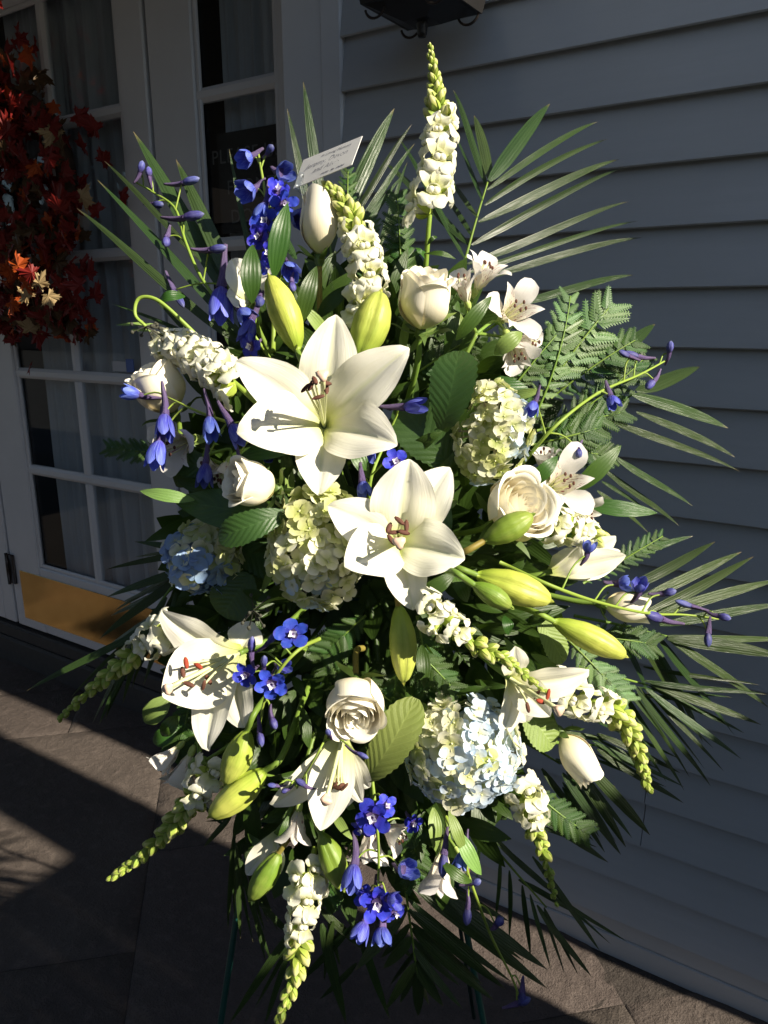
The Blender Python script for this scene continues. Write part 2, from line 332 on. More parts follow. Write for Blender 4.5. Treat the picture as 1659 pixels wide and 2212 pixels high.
plain('stigma_pink', (0.72, 0.50, 0.38), 0.35); plain('filament', (0.72, 0.74, 0.42), 0.45, trans=0.2); plain('ovary', (0.36, 0.46, 0.12), 0.5)
plain('floret_eye', (0.62, 0.62, 0.36), 0.5); plain('dry_seed', (0.05, 0.05, 0.035), 0.8); plain('rose_sepal', (0.09, 0.15, 0.03), 0.5, trans=0.15)
plain('card_paper', (0.80, 0.79, 0.78), 0.6, nscale=400, namp=0.03, trans=0.25); plain('ink', (0.14, 0.14, 0.17), 0.6)
plain('easel_paint', (0.008, 0.060, 0.048), 0.32, nscale=40, namp=0.3); plain('foam_green', (0.02, 0.04, 0.015), 0.9, nscale=200)
plain('black_iron', (0.010, 0.009, 0.009), 0.45, nscale=60, namp=0.4, bs=0.2); plain('lantern_iron_edge', (0.05, 0.04, 0.035), 0.4, 0.6)
plain('door_paint', (0.62, 0.63, 0.645), 0.38, nscale=9, namp=0.06, bs=0.05); plain('hinge_steel', (0.06, 0.05, 0.045), 0.35, 0.8, nscale=50, namp=0.6)
plain('concrete_sill', (0.05, 0.045, 0.04), 0.8, nscale=30, namp=0.3, bs=0.4); plain('interior', (0.012, 0.012, 0.014), 0.9)
plain('sign_board', (0.006, 0.006, 0.007), 0.5); plain('sign_letter', (0.13, 0.13, 0.125), 0.6); plain('sticker_white', (0.45, 0.46, 0.5), 0.5); plain('sticker_blue', (0.08, 0.14, 0.40), 0.5)
plain('soffit_far', (0.16, 0.12, 0.10), 0.9, nscale=3); plain('soffit', (0.25, 0.24, 0.22), 0.7, nscale=8); plain('wreath_twig', (0.06, 0.035, 0.02), 0.9, nscale=80)
plain('leaf_red', (0.20, 0.012, 0.009), 0.55, trans=0.25, nscale=60, namp=0.35); plain('leaf_orange', (0.48, 0.085, 0.012), 0.55, trans=0.3, nscale=60, namp=0.35)
plain('leaf_brown', (0.09, 0.05, 0.018), 0.6, trans=0.2, nscale=60, namp=0.4); plain('leaf_tan', (0.42, 0.30, 0.15), 0.6, trans=0.25, nscale=60, namp=0.4); plain('leaf_dusty_blue', (0.07, 0.13, 0.24), 0.6, trans=0.2, nscale=60)
def siding_mat():
    m, ns, ls = newmat('siding_vinyl'); tc = N(ns, 'ShaderNodeTexCoord'); ob = tc.outputs['Object']
    g = noise(ns, ls, ob, 1.0, 4, 0.6, (6, 60, 60)); d = noise(ns, ls, ob, 2.2, 5, 0.6); f = noise(ns, ls, ob, 240, 2)
    c = mixc(ns, ls, g, (0.38, 0.40, 0.42), (0.43, 0.45, 0.47)); dd = ramp(ns, ls, d, [(0.42, (0, 0, 0)), (0.72, (1, 1, 1))]).outputs[0]
    c = mixc(ns, ls, mth(ns, ls, 'MULTIPLY', dd, 0.28), c, (0.33, 0.33, 0.32))
    finish(m, ns, ls, c, 0.55, bump=mth(ns, ls, 'ADD', g, mth(ns, ls, 'MULTIPLY', f, 0.4)), bs=0.25, bd=0.0012, spec=0.35)
siding_mat()
def ground_mat(name, base, amp=1.0):
    m, ns, ls = newmat(name); tc = N(ns, 'ShaderNodeTexCoord'); oi = N(ns, 'ShaderNodeNewGeometry'); ob = oi.outputs['Position']
    a = noise(ns, ls, ob, 2.3, 6, 0.62); b = noise(ns, ls, ob, 26, 6, 0.65); f = noise(ns, ls, ob, 210, 3, 0.6)
    c = mixc(ns, ls, ramp(ns, ls, a, [(0.3, (0, 0, 0)), (0.7, (1, 1, 1))]).outputs[0], tuple(x * 0.72 for x in base), tuple(x * 1.2 for x in base))
    c = mixc(ns, ls, mth(ns, ls, 'MULTIPLY', ramp(ns, ls, b, [(0.5, (0, 0, 0)), (0.72, (1, 1, 1))]).outputs[0], 0.55), c, tuple(x * 1.7 for x in base))
    c = mixc(ns, ls, mth(ns, ls, 'MULTIPLY', ramp(ns, ls, f, [(0.3, (1, 1, 1)), (0.48, (0, 0, 0))]).outputs[0], 0.45), c, tuple(x * 0.4 for x in base))
    if amp != 1.0: pass
    c = objvar(ns, ls, c, 0.85, 1.15, 0.01)
    h = mth(ns, ls, 'ADD', b, mth(ns, ls, 'MULTIPLY', f, 0.35))
    finish(m, ns, ls, c, 0.72, bump=h, bs=1.0, bd=0.009, spec=0.3)
ground_mat('stamped_concrete', (0.080, 0.064, 0.056)); ground_mat('joint_concrete', (0.046, 0.038, 0.033)); ground_mat('car_park', (0.06, 0.06, 0.06))
def curtain_mat():
    m, ns, ls = newmat('curtain_voile'); tc = N(ns, 'ShaderNodeTexCoord')
    g = noise(ns, ls, tc.outputs['Object'], 1.0, 3, 0.6, (160, 160, 3))
    finish(m, ns, ls, mixc(ns, ls, g, (0.55, 0.57, 0.58), (0.72, 0.74, 0.75)), 0.9, 0.3, spec=0.1)
curtain_mat()
def glass_mat(name, tint, ior, rough=0.0):
    m, ns, ls = newmat(name); t = N(ns, 'ShaderNodeBsdfTransparent'); g = N(ns, 'ShaderNodeBsdfGlossy'); f = N(ns, 'ShaderNodeLayerWeight'); x = N(ns, 'ShaderNodeMixShader'); o = N(ns, 'ShaderNodeOutputMaterial')
    t.inputs[0].default_value = (*tint, 1); g.inputs['Roughness'].default_value = rough; f.inputs[0].default_value = 0.5
    r0 = ((ior - 1) / (ior + 1)) ** 2; ls.new(mth(ns, ls, 'ADD', mth(ns, ls, 'MULTIPLY', mth(ns, ls, 'POWER', f.outputs['Facing'], 5.0), 1 - r0), r0), x.inputs[0]); ls.new(t.outputs[0], x.inputs[1]); ls.new(g.outputs[0], x.inputs[2]); ls.new(x.outputs[0], o.inputs[0])
glass_mat('window_glass', (0.90, 0.93, 0.95), 1.45); glass_mat('clear_plastic', (0.92, 0.94, 0.95), 1.5, 0.05)
def brass_mat():
    m, ns, ls = newmat('brass_plate'); tc = N(ns, 'ShaderNodeTexCoord'); b = noise(ns, ls, tc.outputs['Object'], 1.0, 4, 0.6, (2, 30, 90)); d = noise(ns, ls, tc.outputs['Object'], 14, 5)
    c = mixc(ns, ls, d, (0.60, 0.38, 0.13), (0.78, 0.54, 0.22)); finish(m, ns, ls, c, mth(ns, ls, 'ADD', 0.06, mth(ns, ls, 'MULTIPLY', d, 0.12)), bump=b, bs=0.06, bd=0.001, metal=1.0)
brass_mat()
for l in ('a',): pass
leaf_mat('street_tree_leaf', (0.02, 0.04, 0.012), (0.035, 0.06, 0.015), 0.6, 0.1); plain('bark', (0.06, 0.045, 0.035), 0.9, nscale=20)

# ------------------------------------------------------------------ ground and paving
def quad(x0, x1, y0, y1, z): return np.array([(x0, y0, z), (x1, y0, z), (x1, y1, z), (x0, y1, z)]), [(0, 1, 2, 3)], np.array([(0, 0), (1, 0), (1, 1), (0, 1.)])
tag(mk('ground', quad(-400, 400, -600, 200, -0.022), 'car_park', smooth=False), kind='structure')
patio = tag(mk('patio', quad(-9, 5, -2.4, 2.3, -0.0065), 'joint_concrete', smooth=False), kind='structure')
def stone_geo(cx, cy, w, h):
    n = max(4, int(round(max(w, h) / 0.06))); g = 0.0015; V = []; r = random.Random(int(cx * 997 + cy * 131))
    ph = [r.uniform(0, 6) for _ in range(4)]; tilt = r.uniform(-0.0015, 0.0015)
    for i in range(n + 3):
        for j in range(n + 3):
            a = min(max((i - 1) / n, 0), 1); b = min(max((j - 1) / n, 0), 1); rim = i in (0, n + 2) or j in (0, n + 2)
            x = (a - .5) * (w - 2 * g - .012); y = (b - .5) * (h - 2 * g - .012)
            if i == 0: x -= .006
            if i == n + 2: x += .006
            if j == 0: y -= .006
            if j == n + 2: y += .006
            e = min(a, 1 - a, b, 1 - b)
            z = -0.006 if rim else (0.0022 * math.sin(x * 17 + ph[0]) * math.sin(y * 15 + ph[1]) + 0.0016 * math.sin(x * 41 + ph[2] + 2 * y * 20) + tilt - (0.003 if e < 0.01 else 0))
            if not rim: x += 0.004 * math.sin(y * 31 + ph[3]) * (e < 0.01); y += 0.004 * math.sin(x * 29 + ph[2]) * (e < 0.01)
            q = math.radians(44); X, Y = cx + x, cy + y
            V.append((X * math.cos(q) - Y * math.sin(q) - 0.362, X * math.sin(q) + Y * math.cos(q) + 1.673, z))
    V = np.array(V); return V, gridfaces(n + 2, n + 2), V[:, :2]
cell = 0.42; used = set(); rr = random.Random(11)
def inside(i, j, w, h):
    q = math.radians(44); X, Y = (i + w / 2) * cell, (j + h / 2) * cell
    x, y = X * math.cos(q) - Y * math.sin(q) - 0.362, X * math.sin(q) + Y * math.cos(q) + 1.673
    return -4.6 < x < 0.5 and 0.1 < y < 2.25
for j in range(-14, 14):
    for i in range(-18, 10):
        if (i, j) in used: continue
        for w, h in rr.sample([(3, 2), (2, 2), (2, 3), (2, 1), (3, 3), (1, 2)], 6) + [(1, 1)]:
            cs = [(i + a, j + b) for a in range(w) for b in range(h)]
            if (i < 0) != (i + w - 1 < 0) and j < 0: continue
            if all(c not in used for c in cs): break
        used.update(cs)
        if inside(i, j, w, h): mk('paving_stone', stone_geo((i + w / 2) * cell, (j + h / 2) * cell, w * cell, h * cell), 'stamped_concrete', patio)

# ------------------------------------------------------------------ house wall with lap siding
YW = 1.821
house = thing('house', 'house wall of pale grey lap siding with a wide white casing beside the glass doors', 'house', (0, YW, 0))
Z0 = 1.726 + 0.5535; EXP = 0.127
def course(x0, x1, zb, zt):
    """one lap of vinyl: a bottom lip standing 13 mm proud, face leaning back to the lap above"""
    p = [(0.006, zb + 0.009), (-0.0200, zb), (-0.0240, zb + 0.003), (-0.0230, zb + 0.010), (-0.0015, zt + 0.012), (0.006, zt + 0.012)]
    V = []; 
    for x in (x0, x1): V += [(x, YW + a, b) for a, b in p]
    n = len(p); F = [(i, i + 1, n + i + 1, n + i) for i in range(n - 1)] + [tuple(range(n)), tuple(range(2 * n - 1, n - 1, -1))]
    V = np.array(V); return V, F, V[:, [0, 2]]
XR = 1.15      # the wall ends at a corner just out of view to the right
for k in range(-5, 19):
    zb = Z0 - EXP * k; zt = zb + EXP
    if zb < 0.075: continue
    xs = [-1.302, XR]
    if k in (14, 15): xs = [-1.302, -0.386, XR]
    elif k in (2, 3): xs = [-1.302, 0.55, XR]
    for a, b in zip(xs[:-1], xs[1:]):
        ov = 0.0 if a == xs[0] else -0.0
        mk('siding_board', course(a + ov + (0.002 if a != xs[0] else 0), b, zb, zt), 'siding_vinyl', house, smooth=False)
mk('base_board', box(-1.30, XR, YW - 0.012, YW + 0.06, -0.01, 0.060, 0.003), 'siding_vinyl', house, False)
mk('base_flashing', box(-1.30, XR, YW - 0.008, YW + 0.05, 0.0605, 0.126, 0.002), 'siding_vinyl', house, False)
mk('wall_core', box(-1.30, XR - 0.01, YW + 0.007, YW + 0.30, 0.0, 3.30), 'interior', house, False)
mk('corner_post', box(XR, XR + 0.09, YW - 0.03, YW + 0.30, 0.0, 3.3, 0.004), 'door_paint', house, False)
mk('door_casing', box(-1.508, -1.372, YW - 0.012, YW + 0.26, 0.10, 3.2, 0.004), 'door_paint', house, False)
mk('casing_bead', box(-1.3715, -1.303, YW - 0.0205, YW + 0.05, 0.08, 3.2, 0.006), 'door_paint', house, False)
mk('left_wall', box(-6.5, -4.75, YW, YW + 0.3, 0, 3.3), 'siding_vinyl', house, False)
mk('door_header', box(-4.75, -1.51, 1.86, 2.10, 2.99, 3.3), 'door_paint', house, False)
mk('step', box(-4.75, -1.51, 1.985, 2.6, -0.02, 0.13, 0.012), 'concrete_sill', house, False)
mk('threshold', box(-4.75, -1.51, 1.995, 2.12, 0.131, 0.20, 0.01), 'concrete_sill', house, False)
mk('back_room', box(-4.75, -1.45, 2.75, 2.8, 0, 3.3), 'interior', house, False)
mk('room_ceiling', box(-4.75, -1.45, 2.10, 2.75, 3.0, 3.05), 'interior', house, False)
mk('room_floor', box(-4.75, -1.45, 2.61, 2.75, 0.0, 0.13), 'interior', house, False)
mk('room_side', box(-1.50, -1.45, 2.13, 2.75, 0.14, 3.0), 'interior', house, False)
mk('room_side', box(-4.80, -4.75, 2.13, 2.75, 0.14, 3.0), 'interior', house, False)
# porch roof added out of view over the doors to cut the sky light
mk('added_porch_soffit', box(-6.5, -1.14, -3.0, 1.80, 3.05, 3.10), 'soffit', house, False)
mk('added_porch_fascia', box(-6.5, -1.10, -3.04, -3.0, 3.0, 3.25, 0.004), 'door_paint', house, False)
mk('added_porch_fascia', box(-1.14, -1.10, -3.0, 1.80, 3.0, 3.25, 0.004), 'door_paint', house, False)
col = thing('porch_column', 'square white porch column standing on the patio beyond the right edge', 'column', (1.9, 1.42, 0))
mk('shaft', box(1.76, 2.04, 1.262, 1.585, 0.14, 3.3, 0.006), 'door_paint', col, False)
mk('plinth', box(1.73, 2.07, 1.235, 1.61, 0.0, 0.139, 0.008), 'door_paint', col, False)

fe = thing('added_shade_fence', 'tall board fence added beyond the right edge to shade the low ground', 'fence', (2.12, -0.7, 0))  # unseen blocker, added to keep low sun off the patio and lowest stems
for q in range(28): mk('board', box(2.10, 2.125, 1.263 - 0.14 * q, 1.263 - 0.14 * q - 0.1395, 0.05, 2.50 + 0.006 * math.sin(q * 2.3), 0.003), 'bark', fe, False)
for z in (0.4, 2.0): mk('rail', box(2.126, 2.165, -2.66, 1.26, z, z + 0.09, 0.003), 'bark', fe, False)
ob = thing('added_sky_block_building', 'long low building added behind the viewer to block low sky light', 'building', (0, -19, 0))  # added out of view to lower the ambient from the horizon sky
mk('wall', box(-40, 26, -28, -19, 0, 5.0), 'soffit_far', ob, False)
mk('roof', (np.array([(-41, -18.5, 5.0), (27, -18.5, 5.0), (27, -28.5, 5.0), (-41, -28.5, 5.0), (-38, -23.5, 7.4), (24, -23.5, 7.4)]), [(0, 1, 5, 4), (1, 2, 5), (2, 3, 4, 5), (3, 0, 4)], np.zeros((6, 2))), 'bark', ob, False)
for q in range(16):
    for z in (0.9,): mk('window', box(-38 + q * 4, -36.4 + q * 4, -19.04, -18.9, z, z + 1.8), 'interior', ob, False)

# ------------------------------------------------------------------ doors
YD = 2.02
def frame_bar(name, x0, x1, z0, z1, par, y0=YD - 0.02, y1=YD + 0.02, b=0.006): return mk(name, box(x0, x1, y0, y1, z0, z1, b), 'door_paint', par, False)
def muntin(name, a, b, w, par):
    (x0, z0), (x1, z1) = a, b; h = w / 2
    pf = [(-h, 0.014), (-h, -0.002), (-h * 0.45, -0.013), (h * 0.45, -0.013), (h, -0.002), (h, 0.014)]; V = []
    for (x, z) in (a, b): V += [(x + (p if x0 == x1 else 0), YD + q, z + (p if x0 != x1 else 0)) for p, q in pf]
    n = 6; F = [(i, (i + 1) % n, n + (i + 1) % n, n + i) for i in range(n)] + [tuple(range(n)), tuple(range(11, 5, -1))]
    V = np.array(V); return mk(name, (V, F, V[:, [0, 2]]), 'door_paint', par, False)
def curtain(x0, x1, z0, z1, label, seed, y=YD + 0.075):
    r = random.Random(seed); n = 120; V = []; ph = [r.uniform(0, 6) for _ in range(6)]
    for i in range(n + 1):
        x = x0 + (x1 - x0) * i / n; o = 0.014 * math.sin(x * 62 + ph[0]) + 0.009 * math.sin(x * 117 + ph[1]) + 0.005 * math.sin(x * 231 + ph[2])
        for q in range(5):
            z = z0 + (z1 - z0) * q / 4; V.append((x + 0.006 * math.sin(x * 40 + z * 3 + ph[3]), y + o * (0.7 + 0.5 * (1 - q / 4)) + 0.004 * math.sin(z * 4 + x * 30), z))
    V = np.array(V); return tag(mk('curtain', (V, gridfaces(n, 4), V[:, [0, 2]]), 'curtain_voile'), label, 'curtain')
def glazed(name, label, cat, x0, x1, zb, zt, gx0, gx1, gz0, rows, mx, kick, curtx, seed, clabel):
    t = thing(name, label, cat, ((x0 + x1) / 2, YD, zb))
    frame_bar('stile', x0, gx0, zb, zt, t); frame_bar('stile', gx1, x1, zb, zt, t)
    frame_bar('bottom_rail', gx0, gx1, zb, gz0, t, YD - 0.018, YD + 0.018); frame_bar('top_rail', gx0, gx1, rows[-1], zt, t, YD - 0.018, YD + 0.018)
    zs = [gz0] + rows
    for z in zs[1:-1]: muntin('muntin', (gx0, z), (gx1, z), 0.045, t)
    xs = [gx0] + mx + [gx1]
    for x in mx:
        for a, b in zip(zs[:-1], zs[1:]):
            muntin('muntin', (x, a + (0.0225 if a != gz0 else 0)), (x, b - (0.0225 if b != zs[-1] else 0)), 0.045, t)
    for a, b in zip(xs[:-1], xs[1:]):
        for c, d in zip(zs[:-1], zs[1:]): mk('pane', box(a, b, YD + 0.003, YD + 0.007, c, d), 'window_glass', t, False)
    for (a, b, c, d) in ((gx0, gx0 + 0.018, gz0, rows[-1]), (gx1 - 0.018, gx1, gz0, rows[-1])): frame_bar('glazing_bead', a, b, c, d, t, YD - 0.012, YD + 0.002, 0.004)
    for z in (gz0, rows[-1] - 0.018): frame_bar('glazing_bead', gx0 + 0.0185, gx1 - 0.0185, z, z + 0.018, t, YD - 0.012, YD + 0.002, 0.004)
    if kick: mk('kick_plate', box(kick[0], kick[1], YD - 0.024, YD - 0.0205, kick[2], kick[3], 0.001), 'brass_plate', t, False)
    for i, (a, b) in enumerate(curtx): curtain(a, b, gz0 - 0.06, rows[-1] + 0.05, clabel if len(curtx) == 1 else clabel[i], seed + i)
    return t
k = YD / 1.97
zz = lambda z: 1.726 + (z - 1.726) * k
d1 = glazed('french_door', 'white french door with the red leaf wreath and a brass kick plate', 'door', -3.41 * k, -2.217 * k, zz(0.26), zz(2.985), -3.185 * k, -2.352 * k, zz(0.588), [zz(z) for z in (1.05, 1.477, 1.937, 2.41, 2.83)], [-2.77 * k], (-3.34 * k, -2.26 * k, zz(0.31), zz(0.55)), [(-3.10 * k, -2.46 * k)], 3, 'pale voile curtain behind the panes of the wreathed french door')
hg = mk('hinge', join([box(-3.50, -3.455, YD - 0.034, YD - 0.0215, zz(0.475), zz(0.619), 0.002), sweep([(-3.50, YD - 0.036, zz(0.47)), (-3.50, YD - 0.036, zz(0.545)), (-3.50, YD - 0.036, zz(0.625))], 0.008, 8)]), 'hinge_steel', d1)
d2 = glazed('side_light', 'tall narrow white-framed glass panel holding a dark notice, right of the french door', 'window', -2.20 * k, -1.60 * k, zz(0.26), zz(2.985), -1.992 * k, -1.650 * k, zz(0.588), [zz(z) for z in (1.05, 1.50, 1.945, 2.40, 2.86)], [], None, [(-1.95 * k, -1.67 * k)], 9, 'pale voile curtain behind the narrow glass panel')
d3 = glazed('side_light', 'white-framed glass panel at the far left, beyond the hinge side of the french door', 'window', -4.60, -3.43 * k, zz(0.26), zz(2.985), -4.45, -3.52 * k, zz(0.70), [zz(z) for z in (1.05, 1.50, 1.945, 2.40, 2.86)], [-4.0], None, [(-4.4, -3.65)], 15, 'pale voile curtain behind the far left glass panel')
# notice in the side light, between glass and curtain
sg = thing('notice', 'dark notice reading PLEASE USE FRONT DOOR taped inside the narrow glass panel', 'sign', (-1.82 * k, YD + 0.022, zz(2.05)))
SX = (-1.99 * k, -1.62 * k)
mk('board', box(-1.94 * k, -1.655 * k, YD + 0.016, YD + 0.019, zz(1.98), zz(2.285)), 'sign_board', sg, False)
def text(name, s, size, M, mat, parent, shear=0.0, ext=0.0004, space=1.0, off=0.0):
    c = bpy.data.curves.new(name, 'FONT'); c.body = s; c.size = size; c.shear = shear; c.align_x = 'CENTER'; c.extrude = ext; c.space_character = space; c.offset = off; c.resolution_u = 3
    o = bpy.data.objects.new(name, c); COL.objects.link(o); dg = bpy.context.evaluated_depsgraph_get()
    me = bpy.data.meshes.new_from_object(o.evaluated_get(dg)); bpy.data.objects.remove(o); bpy.data.curves.remove(c)
    me.materials.clear(); me.materials.append(MATS[mat]); q = bpy.data.objects.new(name, me); COL.objects.link(q); q.parent = parent
    q.matrix_local = Matrix.Translation(-Vector(BASE[parent.name])) @ M; return q
for s, z in (('PLEASE USE', 2.195), ('FRONT', 2.10), ('DOOR', 2.01)):
    text('lettering', s, 0.062, frame((-1.80 * k, YD + 0.0145, zz(z)), (0, -1, 0), (0, 0, 1)), 'sign_letter', sg, space=1.1)
stk = thing('window_sticker', 'small white and blue security sticker low on a french door pane', 'sticker', (-2.46 * k, YD + 0.001, zz(1.52)))
mk('white_label', box(-2.55 * k, -2.47 * k, YD + 0.0005, YD + 0.0025, zz(1.507), zz(1.545)), 'sticker_white', stk, False)
mk('blue_label', box(-2.468 * k, -2.425 * k, YD + 0.0005, YD + 0.0025, zz(1.505), zz(1.555)), 'sticker_blue', stk, False)

# ------------------------------------------------------------------ wall lantern
lc = np.array((-0.975, 1.655, 2.415)); lt = thing('wall_lantern', 'black iron wall lantern with curled feet above the flowers', 'lantern', (lc[0], YW - 0.02, lc[2]))
def obx(c, hx, hy, z0, z1, tx=1.0):
    V = []
    for z, s in ((z0, 1.0), (z1, tx)): V += [(c[0] - hx * s, c[1] - hy * s, z), (c[0] + hx * s, c[1] - hy * s, z), (c[0] + hx * s, c[1] + hy * s, z), (c[0] - hx * s, c[1] + hy * s, z)]
    V = np.array(V); return V, [(0, 1, 2, 3), (7, 6, 5, 4), (0, 1, 5, 4), (1, 2, 6, 5), (2, 3, 7, 6), (3, 0, 4, 7)], V[:, [0, 2]]
mk('tray', obx(lc, 0.098, 0.098, lc[2] - 0.045, lc[2] - 0.002, 1.08), 'black_iron', lt, False)
mk('tray_cone', obx(lc, 0.03, 0.03, lc[2] - 0.072, lc[2] - 0.0455, 3.0), 'black_iron', lt, False)
mk('finial', sweep(cat_path([(lc[0], lc[1], lc[2] - 0.071), (lc[0], lc[1], lc[2] - 0.10)], 5), [0.012, 0.013, 0.0115, 0.011, 0.009], 10), 'black_iron', lt)
for sx in (-1, 1):
    for sy in (-1, 1):
        a = np.linspace(0.2, math.pi + 0.5, 14); ex = lc[0] + sx * 0.075; ey = lc[1] + sy * 0.075
        C = np.array([(ex + 0.026 * math.cos(q) * sx, ey, lc[2] - 0.045 - 0.024 * math.sin(q)) for q in a]); mk('curled_foot', sweep(C, 0.003, 6), 'lantern_iron_edge', lt)
        mk('corner_post', obx((ex, ey), 0.006, 0.006, lc[2], lc[2] + 0.26), 'black_iron', lt, False)
mk('roof', obx(lc, 0.12, 0.12, lc[2] + 0.26, lc[2] + 0.34, 0.3), 'black_iron', lt, False)
for a, b, c, d in ((-0.07, 0.07, -0.073, -0.071), (-0.07, 0.07, 0.071, 0.073), (-0.073, -0.071, -0.07, 0.07), (0.071, 0.073, -0.07, 0.07)):
    mk('pane', box(lc[0] + a, lc[0] + b, lc[1] + c, lc[1] + d, lc[2], lc[2] + 0.258), 'window_glass', lt, False)
mk('candle', sweep([(lc[0], lc[1], lc[2] - 0.001), (lc[0], lc[1], lc[2] + 0.06), (lc[0], lc[1], lc[2] + 0.12)], 0.014, 10), 'card_paper', lt)
mk('wall_plate', box(lc[0] - 0.05, lc[0] + 0.05, YW - 0.045, YW - 0.016, lc[2] + 0.02, lc[2] + 0.24, 0.004), 'black_iron', lt, False)
mk('wall_arm', tube([(lc[0], YW - 0.04, lc[2] + 0.2), (lc[0], YW - 0.10, lc[2] + 0.36), (lc[0], lc[1], lc[2] + 0.335)], 0.007), 'black_iron', lt)

# ------------------------------------------------------------------ wreath of autumn leaves on the door
wr = thing('autumn_wreath', 'shaggy wreath of red and orange maple leaves hanging on the french door', 'wreath', (-2.99, YD - 0.05, 2.0))
def maple(r):
    pts = []; n = 5
    for i in range(n):
        a = math.radians(-125 + 250 * i / (n - 1)) ; L = (0.62, 0.92, 1.05, 0.92, 0.62)[i] * r.uniform(0.85, 1.15); w = 0.30
        for da, l in ((-w, 0.62), (-0.26, 0.80), (-0.13, 0.74), (0, 1.0), (0.13, 0.74), (0.26, 0.80), (w, 0.62)):
            b = a + da * r.uniform(0.8, 1.2); pts.append((math.sin(b) * L * l, math.cos(b) * L * l, r.uniform(-0.10, 0.10) + 0.22 * (L * l) ** 2 * math.sin(a * 2 + 1)))
    V = np.array([(0, 0, 0.06)] + pts + [(0, -0.15, 0.0)]); m = len(V); F = [(0, i, i + 1) for i in range(1, m - 2)] + [(0, m - 2, m - 1), (0, m - 1, 1)]
    return V, F, V[:, :2]
mr_ = random.Random(5); MAPLE = {c: [meshof('maple_leaf', maple(mr_), c, False) for _ in range(4)] for c in ('leaf_red', 'leaf_orange', 'leaf_brown', 'leaf_tan', 'leaf_dusty_blue')}
wc = np.array((-2.95, YD - 0.085, 2.2))
ring = [wc + np.array((0.28 * math.cos(a), 0, 0.32 * math.sin(a))) for a in np.linspace(0, 6.283, 40)]
mk('twig_ring', sweep(ring, 0.035, 7, 3, 0.2), 'wreath_twig', wr)
r_ = random.Random(21)
for i in range(560):
    a = r_.uniform(0, 6.283); rad = r_.gauss(0, 0.12)
    p = wc + np.array(((0.28 + rad) * math.cos(a), -abs(r_.gauss(0.05, 0.04)), (0.32 + rad) * math.sin(a)))
    if i % 5 == 0: p = wc + np.array((r_.uniform(-0.3, 0.42), -r_.uniform(0.02, 0.09), -0.42 - r_.uniform(-0.05, 0.14)))
    m = r_.choices(['leaf_red', 'leaf_orange', 'leaf_brown', 'leaf_tan', 'leaf_dusty_blue'], [70, 6, 22, 1, 1])[0]
    z = nz((r_.gauss(0, .55), -1, r_.gauss(0, .55))); put('maple_leaf', r_.choice(MAPLE[m]), wr, frame(p, z, (r_.gauss(0, 1), 0, r_.gauss(0, 1)), r_.uniform(0.04, 0.068)))
for (u, v, m) in ((25, 655, 'leaf_orange'), (52, 612, 'leaf_orange'), (70, 590, 'leaf_red'), (85, 612, 'leaf_tan'), (60, 640, 'leaf_tan'), (105, 640, 'leaf_tan'), (40, 575, 'leaf_orange'), (190, 590, 'leaf_red'), (130, 660, 'leaf_red'), (205, 640, 'leaf_red')):
    d = P(u, v, 1) - CAM; q = CAM + d * ((1.765 if v > 570 and u < 110 else 1.9) / d[1]); put('maple_leaf', MAPLE[m][0], wr, frame(q, (0.35, -1, 0.2), (r_.gauss(0, 1), 0, r_.gauss(0, 1)), 0.055))
# ================================================================== the standing spray
CORE = P(800, 1200, 1.02)
def core_pt(u, v, f=0.35, d=1.03): return P(800 + (u - 800) * f, 1200 + (v - 1200) * f, d)
VIEW = -FW
# ---- easel and foam core
ea = thing('wire_easel', 'dark green wire easel whose legs show below the flowers', 'easel', (CORE[0], CORE[1] + 0.1, 0))
def leg_to_ground(a, b):
    t = (0.0 - a[2]) / (b[2] - a[2]); return a + (b - a) * t
top = P(790, 900, 1.17)
for a, b in ((P(575, 1600, 1.10), P(500, 2110, 1.10)), (P(930, 1600, 1.12), P(1015, 2055, 1.12))):
    g = leg_to_ground(a, b); mk('leg', tube([top, a, g], 0.0048, k=14, n=8), 'easel_paint', ea)
    mk('rubber_foot', sweep([g, g + nz(a - g) * 0.015, g + nz(a - g) * 0.03], 0.007, 8), 'black_iron', ea)
bk = top + np.array((0.02, 0.02, -0.02)); gb = np.array((CORE[0] - 0.12, CORE[1] + 0.62, 0.0)); mk('back_leg', tube([bk, gb], 0.0048, n=8), 'easel_paint', ea)
mk('crossbar', tube([P(548, 1780, 1.10), P(960, 1770, 1.12)], 0.0040, n=8), 'easel_paint', ea)
mk('prong', tube([P(548, 1780, 1.10), P(548, 1790, 1.02), P(548, 1770, 1.0)], 0.0035, n=6), 'easel_paint', ea)
mk('prong', tube([P(958, 1770, 1.12), P(958, 1780, 1.04), P(958, 1760, 1.02)], 0.0035, n=6), 'easel_paint', ea)
fo = thing('foam_cage', 'green foam block in a plastic cage, deep among the stems', 'foam block', P(800, 1400, 1.08))
fr = np.array([P(800 + dx * 95, 1200 + dy * 190, dd) for dd in (1.035, 1.095) for dx, dy in ((-1, -1), (1, -1), (1, 1), (-1, 1))])
mk('foam', (fr, [(0, 1, 2, 3), (7, 6, 5, 4), (0, 1, 5, 4), (1, 2, 6, 5), (2, 3, 7, 6), (3, 0, 4, 7)], fr[:, [0, 2]]), 'foam_green', fo, False)
for q in range(5): mk('cage_rib', tube([P(705, 1010 + q * 95, 1.032), P(895, 1010 + q * 95, 1.032)], 0.002, n=6), 'easel_paint', fo)

